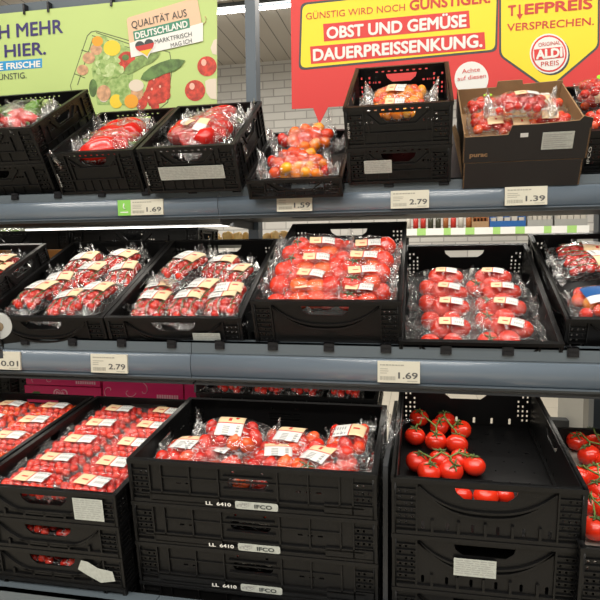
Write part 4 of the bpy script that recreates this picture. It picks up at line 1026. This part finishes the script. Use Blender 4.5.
truss('vine_tomato_truss', S5, [(581, 476), (596, 474), (600, 490), (612, 478)], 'second truss of loose vine tomatoes from the rear at the right edge', h0=.076)
truss('vine_tomato_truss', S5, [(588, 503), (604, 508), (594, 528), (611, 530)], 'front truss of loose vine tomatoes at the right edge', h0=.076)

# ================================================================== THINGS BEHIND
# magenta apple cartons on a rear board
RBY = 2.02
zbase = onY(60, 404, RBY).z
bm = bmesh.new(); box(bm, -1.86, -.64, RBY-.005, 2.15, zbase-.012, zbase-.001); rpart('rear_board', bm, M['rack'])
bm = bmesh.new(); box(bm, -.62, .60, 2.02, 2.14, zbase-.30, zbase-.29); rpart('rear_board', bm, M['rack'])
def pink_carton(px0, px1, ptop, pbot, label, heart_px=None, curls=(), y=RBY):
    a, b = onY(px0, (ptop+pbot)/2, y), onY(px1, (ptop+pbot)/2, y); zt_, zb_ = onY((px0+px1)/2, ptop, y).z, onY((px0+px1)/2, pbot, y).z
    mw = Matrix.Translation((a.x, y, zb_)); o = empty('apple_carton', mw, label, 'carton', 'magenta apple cartons behind the bottom crates'); w, h = b.x-a.x, zt_-zb_
    bm = bmesh.new(); box(bm, 0, w, 0, .12, 0, h); box(bm, -.001, w+.001, -.001, .0, h-.006, h-.003); mesh_obj('carton_body', to_mesh(bm), M['magenta'], o)
    def fl(name, pts, m, yy=-.002):
        bm = bmesh.new(); bm.faces.new([bm.verts.new((x, yy, z)) for x, z in pts]); r = bmesh.ops.extrude_face_region(bm, geom=bm.faces[:])
        for v in [t for t in r['geom'] if isinstance(t, bmesh.types.BMVert)]: v.co.y += .0006
        return mesh_obj(name, to_mesh(bm), m, o)
    if heart_px:
        cx = heart_px*w; cz = h*.5; s_ = h*.46
        fl('heart_mark', [(cx+(x)*s_/10, cz-(y_)*s_/10) for x, y_ in heart(0, 0, 10, 0)], M['pink'])
        fl('heart_mark', [(cx+(x)*s_/12, cz-(y_)*s_/12) for x, y_ in heart(0, 0, 10, 0)], M['magenta'], -.003)
        for k, t in enumerate(('Pink', 'Lady')): mesh_obj('lettering', text_fit(t, s_*1.2, s_*.38, .02), M['pink'], o, Matrix.Translation((cx, -.0036, cz+s_*(.28-.5*k))) @ Matrix.Rotation(R(90), 4, 'X'))
        fl('leaf_print', [(w*.10, h*.55), (w*.13, h*.66), (w*.20, h*.66), (w*.21, h*.55), (w*.16, h*.45)], M['dkgreen']); fl('label', [(w*.68, h*.12), (w*.86, h*.12), (w*.86, h*.52), (w*.68, h*.52)], M['sticker'])
    for c in curls:
        bm = bmesh.new(); tube(bm, [(w*c+h*.35*t*math.cos(t*3.2+c*9), -.001, h*.5+h*.35*t*math.sin(t*3.2+c*9)) for t in [k/12 for k in range(13)]], .0015, 5); mesh_obj('curl_print', to_mesh(bm), M['pink'], o)
    if not heart_px:
        bm = bmesh.new()
        for k in range(9): box(bm, w*(.68+k*.03), w*(.68+k*.03)+w*.02, -.002, -.0, h*.18, h*.40)
        mesh_obj('small_print', to_mesh(bm), M['pink'], o)
    return o
pink_carton(25, 101, 386.5, 403.5, 'magenta apple carton with a heart mark at the left', .48)
pink_carton(26, 100, 373, 385.5, 'magenta apple carton lying on the one with the heart mark', None, (.12, .3))
pink_carton(103, 183, 379, 404, 'magenta apple carton with curled line print, right of the heart mark', None, (.1, .32, .5))
pink_carton(184.5, 214, 372, 404, 'narrow magenta carton nearest to the wide crate stack', None, (.4,))
# black crates of the far side, backs towards us
for k, (x0, lab) in enumerate(((-2.13, 'left black crate standing behind the middle shelf, under the light strip'), (-1.52, 'right black crate standing behind the middle shelf, under the light strip'))):
    zt_ = onY(120, 232, 2.33).z; Crate(Matrix.Translation((x0, 2.33, zt_-.146)), .60, .25, .16, 'small', lab, 'black crates behind the middle shelf')
bm = bmesh.new(); box(bm, -2.14, -.9, 2.30, 2.60, zt_-.158, zt_-.147); rpart('rear_board', bm, M['rack'])
zc_ = onY(10, 377, 2.0).z
Crate(Matrix.Translation((-1.86, 2.0, zc_-.2)), .262, .12, .2, 'smile', 'black crate at the far left behind the bottom crates', 'crates behind the bottom row')
# potatoes on the far side
PY = 2.72
za = onY(230, 240, PY).z
fs = empty('rear_display', Matrix.Translation((-1.0, PY, za-.02)), 'dark ledge with potatoes seen behind the middle shelf', 'shelf')
bm = bmesh.new(); box(bm, -1.2, .7, -.04, .30, 0, .012); box(bm, -1.2, .7, -.045, -.04, -.02, .02); mesh_obj('ledge', to_mesh(bm), M['shelfwhite'], fs)
for x in (-1.15, .65): bm = bmesh.new(); box(bm, x-.02, x+.02, .26, .30, -(za-.02), 0); mesh_obj('leg', to_mesh(bm), M['rack'], fs)
pm = TOM.copy(); pm.materials.clear(); pm.materials.append(M['pot'])
rng = random.Random(3); k = 0
for (xa_, xb_) in ((204, 251), (262, 286)):
    X0, X1 = onY(xa_, 236, PY).x, onY(xb_, 236, PY).x; x = X0+.02
    while x < X1-.015:
        for row in range(2):
            o = bpy.data.objects.new('potato', pm); COL.objects.link(o); r_ = rng.uniform(.022, .028)
            o.matrix_world = Matrix.Translation((x+row*.02, PY+row*.055, za-.008+r_*.8+row*.006)) @ Euler((rng.uniform(0, 3), rng.uniform(0, 3), 0)).to_matrix().to_4x4() @ Matrix.Diagonal((r_*1.15, r_*.9, r_*.85, 1))
            tag(o, 'pale yellow potatoes lying behind the middle shelf', 'potato', 'potatoes behind the middle shelf')
        x += .052
gm = as_box(Matrix.Translation(onY(2, 240, PY)), .3, .3, .1)
place('green', gm, (-.05, .06, .0), 0, clamp=False, label= 'bag of green vegetables behind the orange-brown box', group='green bags behind the middle shelf', s=.8)
place('green', gm, (.06, .06, .0), 40, clamp=False, label= 'small green bag next to the light strip, behind the middle shelf', group='green bags behind the middle shelf', s=.7)
# far aisle shelf at the right
FY = 6.9
z1, z0 = onY(500, 227, FY).z, onY(500, 234, FY).z; xa_, xb_ = onY(403, 230, FY).x, onY(589, 230, FY).x
fa = empty('aisle_shelf', Matrix.Translation((xa_, FY, 0)), 'distant aisle shelf with a green and white price strip', 'shelf')
w = xb_-xa_
bm = bmesh.new(); box(bm, 0, w, 0, .5, z0-.01, z1-.02);  mesh_obj('shelf_board', to_mesh(bm), M['shelfwhite'], fa)
bm = bmesh.new(); box(bm, .02, .06, .40, .46, 0, z0-.01); mesh_obj('leg', to_mesh(bm), M['rack'], fa); bm = bmesh.new(); box(bm, w-.06, w-.02, .40, .46, 0, z0-.01); mesh_obj('leg', to_mesh(bm), M['rack'], fa)
bm = bmesh.new(); x = 0; k = 0
while x < w: l = (.16, .10, .20, .08)[k % 4]; box(bm, x, min(x+l, w), -.01, 0, z0, z1, k % 2); x += l; k += 1
me = to_mesh(bm); me.materials.append(M['bwhite']); me.materials.append(M['strip']); mesh_obj('price_strip', me, [], fa)
rng = random.Random(9); x = xa_+.06; zs_ = z1-.019
jb = bmesh.new(); tube(jb, [(0, 0, 0), (0, 0, .13), (0, 0, .15), (0, 0, .19)], [.032, .032, .018, .018], 10); jar = to_mesh(jb, smooth=True)
jm = [mat('jar_amber', (.30, .10, .03), .25), mat('jar_dark', (.05, .05, .03), .25), mat('jar_red', (.45, .03, .02), .3), mat('jar_pale', (.45, .42, .36), .3)]
jars = []
for m_ in jm: c = jar.copy(); c.materials.append(m_); jars.append(c)
xlim = onY(470, 225, FY).x
while x < xlim:
    o = bpy.data.objects.new('jar', jars[rng.randrange(4)]); COL.objects.link(o); o.location = (x, FY+.06, zs_); x += .085
    tag(o, 'small bottles and jars on the distant aisle shelf', 'jar', 'jars on the distant aisle shelf')
def simple_box(px0, px1, hh, m_, label):
    X0, X1 = onY(px0, 225, FY).x, onY(px1, 225, FY).x; o = empty('product_tray', Matrix.Translation((X0, FY+.02, zs_)), label, 'tray', 'trays on the distant aisle shelf')
    bm = bmesh.new(); box(bm, 0, X1-X0, 0, .25, 0, .02); box(bm, 0, X1-X0, 0, .01, .02, hh*.55); box(bm, 0, X1-X0, .24, .25, .02, hh); box(bm, 0, .01, .01, .24, .02, hh); box(bm, X1-X0-.01, X1-X0, .01, .24, .02, hh); mesh_obj('tray_body', to_mesh(bm), m_, o)
    bm = bmesh.new(); n_ = 5
    for i in range(n_): xx = (i+.5)/n_*(X1-X0); box(bm, xx-.03, xx+.03, .03, .20, .02, hh*(.8+.15*(i % 2)))
    mesh_obj('packets', to_mesh(bm), jm[3] if m_ != M['kraft'] else jm[0], o)['kind'] = 'stuff'
simple_box(472, 489, .16, M['kraft'], 'brown cardboard tray on the distant aisle shelf')
simple_box(490, 526, .16, M['blue'], 'blue tray of white packets on the distant aisle shelf')
simple_box(528, 553, .17, M['shelfwhite'], 'grey tray of packets, right of the blue tray')
simple_box(555, 588, .17, M['shelfwhite'], 'grey tray at the right end of the distant aisle shelf')
# grey pillar-like end panel and dark foot seen under the middle shelf
a = onY(583, 420, 4.6); bm = bmesh.new(); box(bm, a.x, a.x+.5, 4.6, 5.4, 0, 1.15); o = mesh_obj('display_cabinet', to_mesh(bm), M['shelfwhite']); tag(o, 'plain grey cabinet end beyond the rack at the right', 'cabinet')
a, b = onY(547, 427, 5.0), onY(572, 427, 5.0); bm = bmesh.new(); box(bm, a.x, b.x, 5.0, 5.1, 0, a.z+.06); bmesh.ops.bevel(bm, geom=bm.edges[:], offset=.01, segments=2); o = mesh_obj('floor_stand', to_mesh(bm), M['rack']); tag(o, 'low dark floor stand on the tiles behind the rack', 'floor stand')
# roll of bags at the left end of the middle rail
c = atd(-2, 327, 1.38); _r = ray(-2, 327); br = empty('bag_roll', Matrix.Translation(c) @ Matrix.Rotation(math.atan2(-_r.x, _r.y), 4, 'Z'), 'grey roll of bags, end on, at the left end of the middle shelf', 'bag roll')
bm = bmesh.new(); n = 32; rin, rout, L_ = .012, .030, .07
rings = [[bm.verts.new((r_*math.cos(2*math.pi*k/n), y_, r_*math.sin(2*math.pi*k/n))) for k in range(n)] for r_, y_ in ((rin, 0), (rout, 0), (rout, L_), (rin, L_))]
for i in range(4):
    A_, B_ = rings[i], rings[(i+1) % 4]
    for k in range(n): f = bm.faces.new((A_[k], A_[(k+1) % n], B_[(k+1) % n], B_[k])); f.smooth = i in (1, 3)
mesh_obj('roll', to_mesh(bm), M['roll'], br)
bm = bmesh.new(); tube(bm, [(0, -.001, 0), (0, .06, 0)], .0115, 20); mesh_obj('core', to_mesh(bm), M['core'], br)
bm = bmesh.new(); tube(bm, [(0, -.006, 0), (0, -.001, 0)], .004, 10); tube(bm, [(0, -.004, 0), (0, -.004, -.06)], .003, 8); box(bm, -.008, .008, -.008, .03, -.075, -.058); mesh_obj('holder', to_mesh(bm), M['rack'], br)
# crumpled clear bag stuffed between the two stacks
me = film_mesh(.11, .05, .035, 77, .006, .02, .015); o = mesh_obj('crumpled_plastic_bag', me, M['film2']); q = atd(388, 440, 1.50)
o.matrix_world = Matrix.Translation(q) @ Euler((R(75), R(-70), R(10))).to_matrix().to_4x4(); tag(o, 'crumpled clear plastic bag stuffed between the wide stack and the vine tomato crate', 'plastic bag')

# ================================================================== WORLD, VIEW
w = bpy.data.worlds.new('world'); SC.world = w; w.use_nodes = True
w.node_tree.nodes['Background'].inputs[0].default_value = (1, .96, .9, 1); w.node_tree.nodes['Background'].inputs[1].default_value = .22
SC.view_settings.view_transform = 'Standard'; SC.view_settings.look = 'None'; SC.view_settings.gamma = 1; SC.view_settings.use_curve_mapping = False
SC.view_settings.exposure = 0.0
SC.cycles.transparent_max_bounces = 24; SC.cycles.max_bounces = 6; SC.cycles.glossy_bounces = 3; SC.cycles.caustics_reflective = False; SC.cycles.caustics_refractive = False
SC.cycles.use_denoising = True
